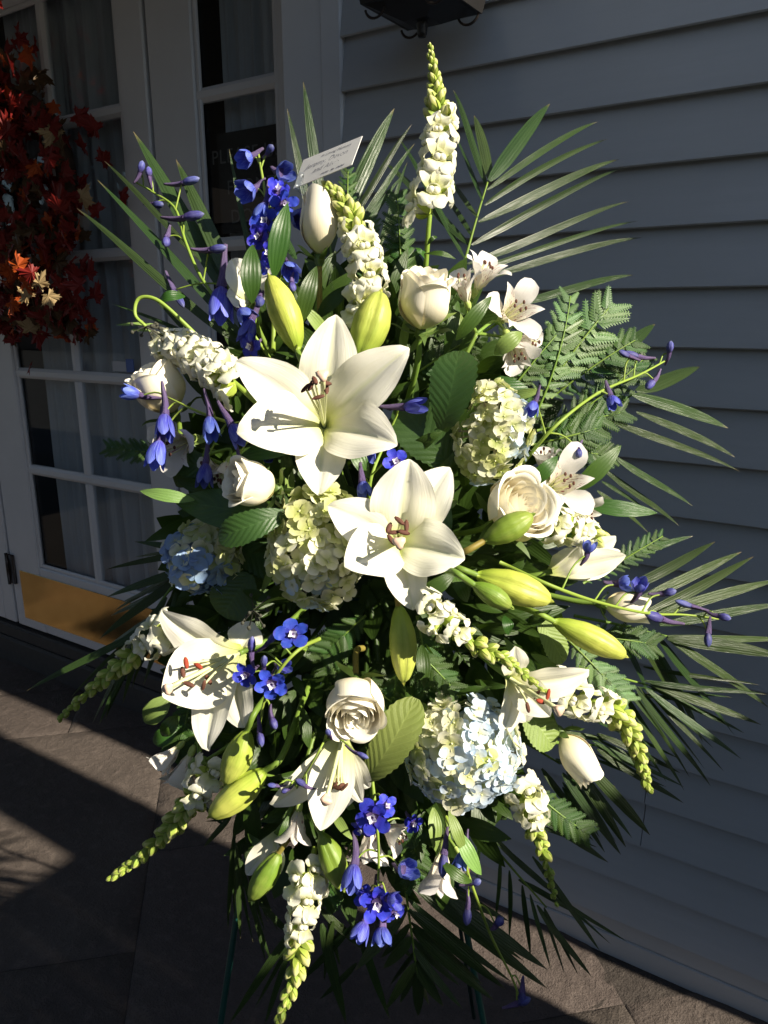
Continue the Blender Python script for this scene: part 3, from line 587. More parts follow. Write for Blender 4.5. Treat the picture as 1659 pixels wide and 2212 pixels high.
# ---- lilies
def lily(label, cu, cv, d, petals, axis, stam, leaves=(), anth='anther_brown', pist=True, throat=0.035, sd=1, stemdir=None, hv=0.0):
    ax = nz(D(*axis)); c = P(cu, cv, d) - ax * throat; t = thing('lily', label, 'lily', c, 'open white lilies in the spray')
    r = random.Random(sd)
    for i, (tu, tv, dd, w, lift, *ex) in enumerate(petals):
        tip = P(tu, tv, d + dd); L = np.linalg.norm(tip - c); ex = ex + [0.0] * (2 - len(ex))
        p1 = c + ax * L * 0.30 + (tip - c) * 0.10; p2 = c + (tip - c) * 0.62 + ax * L * lift; p3 = tip + ax * L * 0.06
        wd = px(w, d); g = blade([c, p1, p2, p3, tip], wd, 'lily', nz(ax * (1 - hv) + VIEW * hv * 1.3), cup=0.16 if i % 2 else 0.08, groove=0.20, ruf=0.10, rf=2.1, nu=20, nv=12, ph=r.uniform(0, 6), twist=ex[0])
        mk('petal', g, 'lily_petal', t)
    for si, (su, sv, dd) in enumerate(stam):
        e = P(su, sv, d + dd); c2 = c + ax * 0.006
        fl = mk('stamen', tube([c2, c2 + (e - c2) * 0.5 + ax * 0.006, e], 0.0016, 0.0011, 6, 8), 'filament', t)
        q = nz(np.cross(e - c2, np.array((r.uniform(-1, 1), r.uniform(-1, 1), r.uniform(-1, 1))))); q = nz(q + 0.6 * D(0.1, 1, 0)); hl = 0.0062
        C = np.array([e - q * hl, e - q * hl * .6, e, e + q * hl * .6, e + q * hl]); mk('anther', sweep(C, [0.0008, 0.0019, 0.0022, 0.0019, 0.0008], 8, 2, 0.25), anth if si < 2 else 'anther_brown', fl)
    if pist:
        su, sv, dd = pist; e = P(su, sv, d + dd); c2 = c + ax * 0.004; pl = mk('pistil', tube([c2, (c2 + e) / 2 + ax * 0.004, e], 0.0021, 0.0026, 8, 8), 'filament', t)
        q = nz(e - c2); C = np.array([e - q * .002, e + q * .002, e + q * .005, e + q * .0075]); mk('stigma', sweep(C, [0.003, 0.0050, 0.0062, 0.0042], 12, 3, 0.22), 'stigma_pink', pl)
    sdv = core_pt(cu, cv) if stemdir is None else P(*stemdir); mk('stem', tube([c + ax * 0.004, c - ax * 0.03, (c + sdv) / 2 - ax * 0.02, sdv], 0.0032, 0.0036, 8), 'stem_green', t)
    for lf in leaves: leaf_part(t, *lf)
    return t
def leaf_part(t, bu, bv, tu, tv, w, mat='lily_leaf', dd=0.03, lift=0.02, kind='leaf', hint=(0.25, 0.3, 1), d=None, fold=0.12, twist=0.0, dt=0.0):
    d0 = (dep(bu, bv) if d is None else d) + dd; b = P(bu, bv, d0); e = P(tu, tv, d0 + dt); m = (b + e) / 2 + VIEW * lift
    g = blade([b, m, e], px(w, d0), kind, D(*hint), fold=fold, cup=-0.05, ruf=0.05, rf=1.5, nu=26 if kind == 'round' else 14, nv=6, serr=0.16 if 'broad' in mat else 0, sn=13, twist=twist, ph=bu)
    return mk('leaf', g, mat, t)

lily('largest open white lily, facing the viewer above the centre', 697, 893, 0.80,
     [(726, 680, 0.010, 134, 0.18), (884, 752, -0.005, 126, 0.22), (858, 962, -0.015, 140, 0.26), (688, 1070, 0.010, 116, 0.20), (512, 936, -0.020, 148, 0.28), (509, 780, 0.005, 118, 0.24)],
     (0.05, 0.12, 1), [(672, 832, -0.045), (660, 838, -0.04), (703, 828, -0.05), (705, 838, -0.045), (688, 858, -0.05), (680, 822, -0.052)], [(520, 985, 665, 958, 44, 'lily_leaf', 0.03), (758, 958, 798, 1034, 36)], pist=(697, 815, -0.07), sd=2, throat=.062)
lily('second open white lily, just below and right of the largest one', 861, 1160, 0.765,
     [(885, 992, 0.015, 148, 0.18), (972, 1010, 0.035, 116, 0.14), (1004, 1208, 0.0, 132, 0.20), (893, 1318, 0.02, 96, 0.16), (744, 1224, -0.02, 132, 0.24), (708, 1092, 0.015, 112, 0.16)],
     (0.0, 0.15, 1), [(840, 1140, -0.012), (863, 1125, -0.014), (878, 1136, -0.012), (872, 1150, -0.014), (845, 1166, -0.016), (850, 1150, -0.013)], [(930, 1205, 968, 1075, 52, 'lily_leaf', 0.05), (898, 1292, 985, 1236, 38, 'lily_leaf', 0.0)], pist=(862, 1172, -0.035), sd=3, throat=.052)
lily('half-shaded white lily seen from the side at the left, red-brown anthers pointing left', 508, 1415, 0.86,
     [(350, 1316, -0.01, 92, 0.14), (352, 1506, -0.04, 150, 0.10), (549, 1345, 0.02, 82, 0.14), (452, 1622, -0.02, 92, 0.16), (528, 1572, 0.0, 98, 0.10), (395, 1450, 0.05, 110, 0.06)],
     (-0.85, -0.35, 0.45), [(402, 1432, -0.05), (428, 1438, -0.04), (408, 1478, -0.055), (395, 1452, -0.03), (440, 1480, -0.05), (450, 1468, -0.03)], [(330, 1600, 388, 1572, 38, 'lily_leaf', 0.03), (385, 1545, 350, 1590, 34, 'lily_leaf', 0.02), (455, 1640, 405, 1652, 36, 'lily_leaf_pale', 0.03), (312, 1560, 372, 1500, 50, 'lily_leaf_pale', 0.06)], 'anther_red', pist=(368, 1484, -0.06), throat=0.01, sd=4, hv=.65)
lily('white lily nodding downwards below the lower rose, dark anthers showing', 738, 1598, 0.83,
     [(582, 1736, 0.0, 74, 0.16), (692, 1794, -0.045, 98, 0.16), (784, 1732, 0.0, 62, 0.16), (660, 1700, 0.03, 90, 0.12), (800, 1700, 0.035, 66, 0.14), (740, 1745, 0.05, 90, 0.05)],
     (-0.2, -0.8, 0.35), [(716, 1690, -0.035), (722, 1698, -0.04), (730, 1702, -0.045), (738, 1696, -0.04), (744, 1700, -0.03), (726, 1686, -0.025)], [], pist=(706, 1722, -0.055), throat=0.008, sd=5, hv=.6, stemdir=(775, 1500, 0.98))
lily('white lily turned to the lower right, partly behind a green snapdragon tip', 1108, 1470, 0.86,
     [(1112, 1396, -0.02, 62, 0.05), (1272, 1446, 0.0, 72, 0.16), (1248, 1478, 0.04, 66, 0.12), (1188, 1548, -0.03, 78, 0.14), (1080, 1592, 0.0, 56, 0.14), (1135, 1560, 0.03, 78, 0.10)],
     (0.7, -0.5, 0.5), [(1184, 1500, -0.04), (1168, 1515, -0.045), (1140, 1528, -0.05), (1160, 1500, -0.03)], [], 'anther_red', pist=(1202, 1530, -0.06), throat=0.008, sd=6, hv=.6)
lily('pale half-open lily at the right, lying behind a snapdragon spike', 1185, 1235, 0.88,
     [(1352, 1200, -0.01, 62, 0.06), (1330, 1158, 0.0, 60, 0.10), (1335, 1218, 0.02, 60, 0.02), (1250, 1180, -0.02, 66, 0.08), (1340, 1190, 0.03, 50, 0.0)],
     (1, 0.2, 0.25), [], [], pist=None, throat=0.0, sd=7, hv=.7)
lily('small lily opening in the shade behind the blue spike, upper left', 545, 655, 0.93,
     [(500, 560, 0, 70, 0.15), (575, 570, 0.0, 80, 0.15), (490, 640, -0.01, 70, 0.15), (585, 620, -0.01, 70, 0.15), (540, 552, 0.02, 60, 0.1)], (-0.1, 0.8, 0.6), [], [(545, 655, 546, 528, 46, 'lily_leaf', -0.05), (592, 600, 622, 438, 46, 'lily_leaf', -0.02), (650, 700, 684, 575, 40, 'lily_leaf', 0.0)], pist=None, throat=0.0, sd=8, hv=.5)
lily('narrow white lily half hidden behind a green bud at the lower left', 600, 1795, 0.93,
     [(532, 1890, 0.01, 50, 0.08), (606, 1888, 0.0, 44, 0.08), (560, 1905, 0.03, 44, 0.05)], (-0.5, -0.8, 0.2), [], [], pist=None, throat=0.0, sd=9, hv=.7)

# ---- lily buds
def lbud(label, bu, bv, tu, tv, w, mat='lily_bud_skin', dd=-0.02, dt=0.0, stem=True, leaves=(), bend=0.04, stemmat='stem_green', sv=None):
    d = dep((bu + tu) / 2, (bv + tv) / 2) + dd; b = P(bu, bv, d); e = P(tu, tv, d + dt); L = np.linalg.norm(e - b)
    t = thing('lily_bud', label, 'lily bud', b, 'closed lily buds in the spray'); n = 22; s = np.linspace(0, 1, n)
    mid = (b + e) / 2 + D(0, 0, 1) * L * bend + D(1, 0, 0) * L * 0.05; C = bez([b, mid, e], s)
    r = np.interp(s, [0, .04, .15, .35, .55, .75, .9, .97, 1], [.22, .38, .66, .94, 1, .84, .55, .34, .10]) * px(w, d) / 2
    mk('bud', sweep(C, r, 36, 3, -0.16, phase=random.uniform(0, 3)), mat, t)
    for q in range(3):
        th = 2.1 * q + bu; cl = blade([C[-3], C[-1] + 0.0015 * D(math.cos(th), math.sin(th), .5), C[-1] + nz(e - b) * 0.004], 0.005, 'lily', D(math.cos(th), math.sin(th), .5), nu=4, nv=3); mk('bud_tip', cl, mat, t)
    if stem:
        cp = core_pt(bu, bv, 0.5) if sv is None else P(*sv); k = b - nz(e - b) * 0.025; mk('stem', tube([b + nz(e - b) * 0.002, k, (k + cp) / 2, cp], 0.0034, 0.004, 8), stemmat, t)
    for lf in leaves: leaf_part(t, *lf)
lbud('yellow-green lily bud leaning left above the largest lily', 642, 757, 581, 596, 70, dd=-0.02)
lbud('fat yellow-green lily bud right of the largest lily, tip upwards', 772, 778, 822, 630, 82, dd=-0.01)
lbud('dark green lily bud lying across the right-hand open rose', 1046, 1168, 1150, 1112, 60, 'lily_bud_skin_green', dd=-0.07, stemmat='stem_brown', sv=(955, 1190, 0.93))
lbud('large yellow lily bud pointing right, below the right-hand rose', 1030, 1242, 1190, 1298, 72, dd=-0.035, leaves=[(985, 1235, 1010, 1300, 40), (1090, 1330, 1100, 1370, 26)])
lbud('smaller green lily bud lying against the large yellow bud', 1022, 1262, 1104, 1312, 46, 'lily_bud_skin_green', dd=-0.075)
lbud('slim green-yellow lily bud at the right, pointing lower right', 1196, 1342, 1352, 1418, 60, dd=-0.03, stemmat='stem_light')
lbud('upright-hanging green lily bud under the second lily', 861, 1308, 872, 1474, 60, dd=-0.01, stemmat='stem_brown', sv=(872, 1240, 0.93))
lbud('yellow lily bud hanging below the shaded left lily', 535, 1578, 486, 1694, 64, dd=-0.03)
lbud('large yellow-green lily bud slanting down to the left, lower left', 572, 1664, 452, 1764, 66, dd=-0.05)
lbud('small bright green lily bud hanging at the lower left on a bent stem', 602, 1842, 540, 1942, 54, 'lily_bud_skin_green', dd=-0.02, stemmat='stem_brown', sv=(650, 1700, 0.96), leaves=[(625, 1760, 605, 1828, 22), (590, 1835, 535, 1800, 20)])
lbud('dark green lily bud in the shade below the nodding lily', 693, 1800, 742, 1922, 56, 'lily_bud_skin_green', dd=-0.01, sv=(700, 1700, 0.95))

# ---- roses
def rose(label, cu, cv, axis, w, h, openness, dd=-0.02, sd=1, stem=None, sepals=5, d=None, outer=5):
    d = (dep(cu, cv) + dd) if d is None else d; ax = nz(D(*axis)); R = px(w, d) / 2; H = px(h, d); c = P(cu, cv, d) - ax * H * 0.5
    t = thing('rose', label, 'rose', c, 'cream roses in the spray'); r = random.Random(sd)
    up = D(0.2, 1, 0.3); M = frame(c, ax, up, 1.0, r.uniform(0, 6)); Mn = np.array(M)
    o = openness; layers = [(.11, 2, 2.0), (.22, 3, 1.5), (.36, 3, 1.4), (.52, 4, 1.15), (.70, 4, 1.15), (.86, 4, 1.1), (1.0, outer, .98)]
    if o < 0.35: layers = [(.16, 2, 2.0), (.34, 3, 1.5), (.56, 3, 1.45), (.80, 3, 1.35), (1.0, 3, 1.25)]
    az = r.uniform(0, 6); nl = len(layers)
    for li, (rr, n, span) in enumerate(layers):
        f = li / (nl - 1.0)
        for q in range(n):
            phi = az + 6.283 * q / n + r.uniform(-.15, .15); nu, nv = 14, 12; V = []; UV = []
            top = (1.0 - 0.07 * f * o - (1 - f) * 0.14) * r.uniform(.96, 1.03); curl = (0.02 + 0.20 * f ** 1.5 * o + (0.07 if f == 1 else 0)) * r.uniform(.7, 1.3)
            topr = 0.60 + 0.36 * o * (0.3 + 0.7 * f) if f > 0.25 else 0.78; wob = r.uniform(0, 6); pt = r.uniform(0.01, 0.045)
            for i in range(nu + 1):
                s = i / nu
                belly = math.sin(min(1, s * 1.7) * math.pi / 2) ** 0.75
                rad = rr * (belly * (1 - s) + (topr if s > .0 else 1) * s * (0.35 + 0.65 * belly)) if s < 1 else rr * topr
                rad = rr * belly * (1 + (topr - 1) * s ** 1.6)
                for j in range(nv + 1):
                    a = -1 + 2 * j / nv; ht = top * (1 - 0.26 * abs(a) ** 2.6 + pt * math.exp(-(a / .22) ** 2)); lip = max(0, s - 0.72) / 0.28
                    e = abs(a) ** 3; R1 = rad + 0.10 * a * rr * (0.3 + 0.7 * s) + curl * lip ** 2 * (0.55 + 0.45 * math.cos(a * 2.2 + 0.6)) + 0.010 * math.sin(a * 4 + wob) * s - 0.05 * rr * e
                    z = s * ht - curl * 0.45 * lip ** 3 + 0.008 * math.sin(a * 5 + wob * 2) * s
                    z = max(z, 0.0); p = np.array((math.cos(phi + a * span) * R1 * R, math.sin(phi + a * span) * R1 * R, z * H)); V.append(Mn[:3, :3] @ p + Mn[:3, 3]); UV.append((s, (a + 1) / 2))
            mk('petal', (np.array(V), gridfaces(nu, nv), np.array(UV)), 'rose_petal', t)
        az += 2.4
    X, Y = Mn[:3, 0], Mn[:3, 1]
    for q in range(sepals):
        a = 6.283 * q / sepals + r.uniform(-.2, .2); o2 = X * math.cos(a) + Y * math.sin(a)
        g = blade([c + o2 * R * .12 - ax * .003, c + o2 * R * .75 - ax * .004, c + o2 * R * 1.0 + ax * H * .16, c + o2 * R * (1.15 + r.uniform(0, .4)) + ax * H * r.uniform(-.05, .22)], 0.009, 'leaf', ax, nu=8, nv=4, twist=r.uniform(-.8, .8)); mk('sepal', g, 'rose_sepal', t)
    mk('hip', sweep([c - ax * .012, c - ax * .008, c - ax * .003, c + ax * .002], [.003, .0055, .0068, .006], 10), 'rose_sepal', t)
    cp = core_pt(cu, cv) if stem is None else P(*stem); mk('stem', tube([c - ax * .010, c - ax * .05, cp], .0032, .004, 8), 'stem_brown' if stem else 'stem_green', t)
rose('tight cream rosebud standing tall just below the white card', 690, 478, (0.02, 1, 0.25), 96, 142, 0.10, sd=2, stem=(693, 760, 0.95), d=0.90)
rose('cream rose at the upper right, beside the white speckled flowers', 917, 645, (0.10, 0.9, 0.55), 118, 140, 0.62, sd=3)
rose('fully open cream rose at the right with a green bud across it', 1118, 1098, (0.45, 0.30, 0.75), 148, 120, 0.85, sd=4, dd=-0.025)
rose('cream rose turned to the left, left of the centre', 540, 1045, (-0.75, 0.15, 0.55), 104, 120, 0.70, sd=5, dd=-0.03)
rose('cream rose facing down towards the viewer, low in the centre', 768, 1522, (0.02, -0.45, 0.75), 132, 132, 0.68, sd=6, dd=-0.03, stem=(784, 1400, 0.92))
rose('shaded cream rose at the far left edge of the spray', 345, 838, (-0.35, 0.75, 0.35), 116, 122, 0.55, sd=7, dd=0.0)
rose('cream rosebud at the lower right, pointing down to the right', 1250, 1640, (0.55, -0.8, 0.25), 84, 125, 0.12, sd=8)
rose('small cream rose lying sideways at the right behind blue buds', 1355, 1312, (1, -0.12, 0.25), 72, 100, 0.25, sd=9, dd=0.02)

# ---- hydrangeas
def floret_mesh(mat, sd):
    r = random.Random(sd); gs = []
    for q in range(4):
        a = q * 1.5708 + r.uniform(-.15, .15); o = np.array((math.cos(a), math.sin(a), 0)); L = r.uniform(.9, 1.1); z = np.array((0, 0, 1.0)); lf = r.uniform(-.05, .28)
        gs.append(blade([o * .06, o * .5 * L + z * lf * .4, o * L + z * lf], r.uniform(.95, 1.15), 'round', z, cup=r.uniform(.05, .3), ruf=.08, nu=7, nv=6, ph=r.uniform(0, 6)))
    e = ell((0, 0, .06), (.09, .09, .07), 6, 4); return meshof('floret', join(gs + [e], [0, 0, 0, 0, 1]), [mat, 'floret_eye'])
FLO = {m: [floret_mesh(m, i * 7 + len(m)) for i in range(4)] for m in ('hydrangea_cream', 'hydrangea_green', 'hydrangea_blue', 'hydrangea_deep_blue')}
def hydrangea(label, cu, cv, w, h, n, colour, dd=0.0, size=29, sd=1, axis=(0, 0, 1), leaves=(), hole=None):
    d = dep(cu, cv) + dd; c = P(cu, cv, d + px(w) * 0.25); t = thing('hydrangea', label, 'hydrangea', c, 'hydrangea heads in the spray'); r = random.Random(sd)
    rx, ry = px(w, d) / 2 * .88, px(h, d) / 2 * .88; rz = (rx + ry) * .42
    for i in range(n):
        z = 1 - 1.32 * (i + .5) / n; q = math.sqrt(max(0, 1 - z * z)); a = i * 2.39996 + r.uniform(-.2, .2); sh = r.choice((1.05, 1, 1, .95, .88, .76))
        x, y = q * math.cos(a), q * math.sin(a)
        if hole and (x - hole[0]) ** 2 + (y - hole[1]) ** 2 < hole[2] ** 2 and z > 0: sh *= .72
        pos = c + D(x * rx * sh, y * ry * sh, z * rz * sh); nrm = nz(D(x, y, z * 1.05) + D(r.gauss(0, .32), r.gauss(0, .32), r.gauss(0, .25)))
        m = colour(x, y, z, r); put('floret', r.choice(FLO[m]), t, frame(pos, nrm, D(r.gauss(0, 1), 1, r.gauss(0, .4)), px(size, d) * r.uniform(.75, 1.12)))
        if i % 3 == 0: mk('pedicel', tube([pos - nrm * .002, c + (pos - c) * .55, c - D(0, 0, rz * .3)], .0011, .0016, 5, 5), 'stem_mauve', t)
    mk('stem', tube([c, core_pt(cu, cv, .5, 1.04)], .004, n=8), 'stem_green', t)
    for lf in leaves: leaf_part(t, *lf)
hydrangea('cream and green hydrangea head left of the second lily', 688, 1182, 236, 292, 140, lambda x, y, z, r: 'hydrangea_green' if y > .25 and r.random() < .75 or r.random() < .25 else ('hydrangea_blue' if y < -.6 and r.random() < .3 else 'hydrangea_cream'), 0.0, 28, 3, leaves=[(620, 1108, 472, 1162, 74, 'broad_leaf', 0.0, 0.03, 'round'), (610, 1120, 372, 1078, 92, 'broad_leaf', 0.05, 0.03, 'leaf'), (500, 1170, 620, 1230, 90, 'broad_leaf', 0.09, 0.01, 'round')])
hydrangea('side-lit cream and pale blue hydrangea head at the right of the largest lily', 1062, 935, 190, 248, 110, lambda x, y, z, r: 'hydrangea_blue' if x > .45 and r.random() < .75 or y < -.75 and r.random() < .6 else ('hydrangea_green' if r.random() < .4 else 'hydrangea_cream'), 0.0, 24, 4, hole=(-.45, .1, .5), leaves=[(955, 930, 990, 758, 108, 'broad_leaf', 0.03, 0.03, 'round', (-.3, .2, 1)), (975, 1010, 862, 872, 120, 'broad_leaf', 0.06, 0.02, 'round', (.2, -.3, 1)), (1075, 815, 1140, 890, 74, 'broad_leaf', 0.05, 0.02, 'round')])
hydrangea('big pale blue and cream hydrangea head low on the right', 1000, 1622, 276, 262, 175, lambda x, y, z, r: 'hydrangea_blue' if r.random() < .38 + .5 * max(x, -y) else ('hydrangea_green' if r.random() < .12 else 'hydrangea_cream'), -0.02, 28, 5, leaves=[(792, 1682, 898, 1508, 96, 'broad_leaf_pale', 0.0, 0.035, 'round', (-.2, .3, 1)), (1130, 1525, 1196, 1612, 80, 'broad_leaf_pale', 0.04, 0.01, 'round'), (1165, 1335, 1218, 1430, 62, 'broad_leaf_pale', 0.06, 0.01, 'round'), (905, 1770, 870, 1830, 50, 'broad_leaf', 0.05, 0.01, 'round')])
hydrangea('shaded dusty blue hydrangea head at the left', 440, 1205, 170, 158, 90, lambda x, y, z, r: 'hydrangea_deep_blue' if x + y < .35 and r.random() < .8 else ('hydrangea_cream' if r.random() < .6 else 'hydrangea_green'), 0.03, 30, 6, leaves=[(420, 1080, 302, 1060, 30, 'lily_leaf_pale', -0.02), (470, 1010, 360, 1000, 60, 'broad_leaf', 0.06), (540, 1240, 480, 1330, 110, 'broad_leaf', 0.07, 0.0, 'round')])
# ---- snapdragons
def snap_bloom(sd):
    r = random.Random(sd); gs = []; C = np.array([(0, 0, 0), (0, 0, .25), (0, -.02, .55), (0, -.04, .85)]); gs.append(sweep(C, [.16, .30, .34, .36], 12, cap=False))
    for s in (-1, 1): gs.append(blade([(s * .10, .12, .55), (s * .20, .42, .95), (s * .34, .85, 1.15), (s * .46, 1.02, .78)], .98, 'round', (0, -.2, 1), cup=.22, ruf=.14, nu=9, nv=7, ph=r.uniform(0, 6)))
    for s in (-1, 0, 1): gs.append(blade([(s * .14, -.15, .6), (s * .26, -.30, 1.05), (s * .48, -.66 - .1 * (s == 0), 1.12), (s * .58, -.86 - .12 * (s == 0), .78)], .86, 'round', (0, .3, 1), cup=-.2, ruf=.16, nu=9, nv=7, ph=r.uniform(0, 6)))
    for s in (-1, 1): gs.append(ell((s * .12, -.10, .90), (.21, .20, .20), 9, 6))
    return meshof('bloom', join(gs), 'snap_petal')
def snap_bud(sd):
    s = np.linspace(0, 1, 9); C = np.stack([0 * s, .12 * s ** 2, s], 1); return meshof('bud', sweep(C, np.interp(s, [0, .2, .45, .75, .93, 1], [.18, .34, .40, .30, .14, .03]), 10, 2, .07), 'snap_bud_skin')
def snap_calyx():
    gs = []
    for q in range(5):
        a = q * 1.2566; o = np.array((math.cos(a), math.sin(a), 0)); gs.append(blade([o * .08 + (0, 0, -.08), o * .42 + (0, 0, .12), o * .46 + (0, 0, .5), o * .34 + (0, 0, .74)], .44, 'leaf', tuple(-o), nu=5, nv=3))
    return meshof('calyx', join(gs), 'snap_calyx')
SBL = [snap_bloom(i) for i in range(5)]; SBD = [snap_bud(i) for i in range(2)]; SCX = snap_calyx()
def snapdragon(label, path, fl, n_fl, n_bud, s_fl, s_b0, s_b1, dd=-0.01, sd=1, d=None, leaves=(), face=(0.15, 0, 1)):
    """path from stem base to bud tip (pixels, depth offset); fl = range of the path carrying open blooms"""
    r = random.Random(sd); pts = [P(q[0], q[1], (dep(q[0], q[1]) + dd if d is None else d) + (q[2] if len(q) > 2 else 0)) for q in path]
    t = thing('snapdragon', label, 'snapdragon', pts[0], 'white snapdragon spikes in the spray'); C = cat_path(pts, 60); T = tang(C); dm = dep(path[len(path) // 2][0], path[len(path) // 2][1]) if d is None else d
    mk('stem', sweep(C[::3], np.linspace(.0034, .0012, 20), 8), 'stem_light', t)
    def side(i, ang):
        tt = T[i]; a = D(*face); a = nz(a - (a @ tt) * tt); b = np.cross(tt, a); return a * math.cos(ang) + b * math.sin(ang)
    n_fl = max(5, int(n_fl * .72))
    for q in range(n_fl):
        f = fl[0] + (fl[1] - fl[0]) * (q + .5) / n_fl; i = int(f * 59); o = side(i, r.uniform(-.25, .25) + (q % 3 - 1) * 1.25); k = px(s_fl, dm) * .98 * r.uniform(.85, 1.1) * (1 - .25 * q / n_fl)
        b = put('bloom', r.choice(SBL), t, frame(C[i] + o * .001, o * .95 + T[i] * .15, T[i], k)); sub('calyx', SCX, b)
    n_bud = int(n_bud * 1.35)
    for q in range(n_bud):
        g = (q + .5) / n_bud; f = fl[1] + (1 - fl[1]) * g ** .9 * .995; i = min(59, int(f * 59)); o = side(i, q * 2.4 + r.uniform(-.3, .3)); k = px(s_b0 * .88 + (s_b1 * .72 - s_b0 * .88) * g, dm) * r.uniform(.85, 1.15)
        b = put('bud', r.choice(SBD), t, frame(C[i] + o * .0008, o * (1 - .55 * g) + T[i] * (.55 + .75 * g), T[i], (k, k, k * 1.32))); sub('calyx', SCX, b)
    for lf in leaves: leaf_part(t, *lf)
snapdragon('tallest white snapdragon spike, rising above everything at the top', [(918, 600, .03), (928, 470), (945, 330), (945, 220), (928, 95)], (.26, .64), 13, 26, 47, 34, 12, sd=1, d=.93, leaves=[(920, 548, 985, 560, 14), (920, 545, 880, 560, 12), (922, 530, 945, 512, 10), (918, 560, 895, 535, 10)])
snapdragon('snapdragon spike with green buds curving towards the white card', [(790, 720, .02), (795, 610), (772, 505), (745, 445), (708, 402)], (.10, .50), 15, 20, 44, 36, 20, sd=2, d=.885)
snapdragon('cluster of white snapdragon blooms left of the largest lily', [(560, 875, .02), (505, 825), (450, 785), (395, 755), (352, 752)], (.22, .95), 26, 3, 47, 30, 26, sd=3, dd=-0.0)
snapdragon('snapdragon at the right, cream blooms below the open rose', [(1130, 1105, .03), (1195, 1130), (1255, 1145), (1295, 1165), (1296, 1225)], (.15, .55), 10, 18, 38, 30, 22, sd=4, dd=-0.03)
snapdragon('snapdragon with a dark green bud tip crossing the right-hand lily', [(905, 1305, .03), (960, 1345), (1030, 1392), (1100, 1430), (1178, 1498)], (.08, .34), 8, 24, 36, 30, 18, sd=5, dd=-0.05)
snapdragon('snapdragon at the lower right with a thick green bud tip hanging down', [(1180, 1480, .03), (1250, 1512), (1325, 1535), (1372, 1610), (1400, 1708)], (.10, .46), 11, 28, 40, 38, 22, sd=6, dd=-0.02)
snapdragon('snapdragon hanging below the big blue hydrangea at the right', [(1120, 1690, .03), (1145, 1735), (1155, 1790), (1180, 1860), (1200, 1955)], (.08, .34), 7, 20, 40, 32, 16, sd=7)
snapdragon('snapdragon hanging straight down at the bottom, tip out of frame', [(680, 1830, .03), (665, 1920), (650, 2010), (635, 2110), (598, 2222)], (.10, .50), 13, 24, 42, 36, 18, sd=8, d=.90)
snapdragon('shaded snapdragon reaching out to the left edge', [(420, 1340, .03), (350, 1370), (280, 1420), (210, 1480), (126, 1556)], (.08, .42), 9, 34, 40, 34, 16, sd=9, dd=-0.02)
snapdragon('snapdragon with a pale green tip slanting down at the lower left', [(470, 1640, .03), (430, 1700), (380, 1775), (310, 1845), (240, 1898)], (.02, .28), 6, 38, 38, 36, 18, sd=10, dd=-0.03)

# ---- delphiniums
def dsepals(sd):
    r = random.Random(sd); gs = []
    for q in range(5):
        a = q * 1.2566 + r.uniform(-.12, .12) + .3; o = np.array((math.cos(a), math.sin(a), 0)); lf = r.uniform(-.15, .45)
        gs.append(blade([o * .05, o * .45 + (0, 0, lf * .3), o * r.uniform(.92, 1.08) + (0, 0, lf)], r.uniform(.66, .9), 'round', (0, 0, 1), cup=r.uniform(-.15, .3), ruf=.2, nu=8, nv=6, ph=r.uniform(0, 6)))
    return meshof('flower', join(gs), 'delphinium_sepal')
def dclosed(sd):
    r = random.Random(sd); gs = []
    for q in range(5):
        a = q * 1.2566 + r.uniform(-.1, .1); o = np.array((math.cos(a), math.sin(a), 0)); gs.append(blade([o * .05, o * .60 + (0, 0, .15), o * .66 + (0, 0, .85), o * r.uniform(.5, .85) + (0, 0, 1.35)], .82, 'round', tuple(-o), cup=.3, ruf=.06, nu=8, nv=6))
    return meshof('flower', join(gs), 'delphinium_bell')
def dbud(sd):
    s = np.linspace(0, 1, 10); C = np.stack([0 * s, 0 * s, s * 1.5], 1); return meshof('bud', sweep(C, np.interp(s, [0, .15, .45, .75, .92, 1], [.14, .32, .42, .36, .20, .05]), 15, 5, .10), 'delphinium_bud_skin')
def dspur(L=1.7):
    s = np.linspace(0, 1, 12); C = np.stack([.05 * np.sin(s * 5), .40 * s ** 2, .12 - L * s], 1); return meshof('spur', sweep(C, np.interp(s, [0, .15, .6, 1], [.30, .27, .19, .10]), 8, 3, .3), 'delphinium_spur')
def deye():
    gs = []
    for q in range(4):
        a = q * 1.57 + .4; o = np.array((math.cos(a), math.sin(a), 0)); gs.append(blade([o * .02 + (0, 0, .05), o * .10 + (0, 0, .3), o * .26 + (0, 0, .42)], .24, 'round', (0, 0, 1), cup=.4, nu=4, nv=4))
    return meshof('eye', join(gs), 'delphinium_eye')
DSP = [dsepals(i) for i in range(4)]; DCL = [dclosed(i) for i in range(3)]; DBD = [dbud(i) for i in range(2)]; SPUR = dspur(); DEYE = deye()
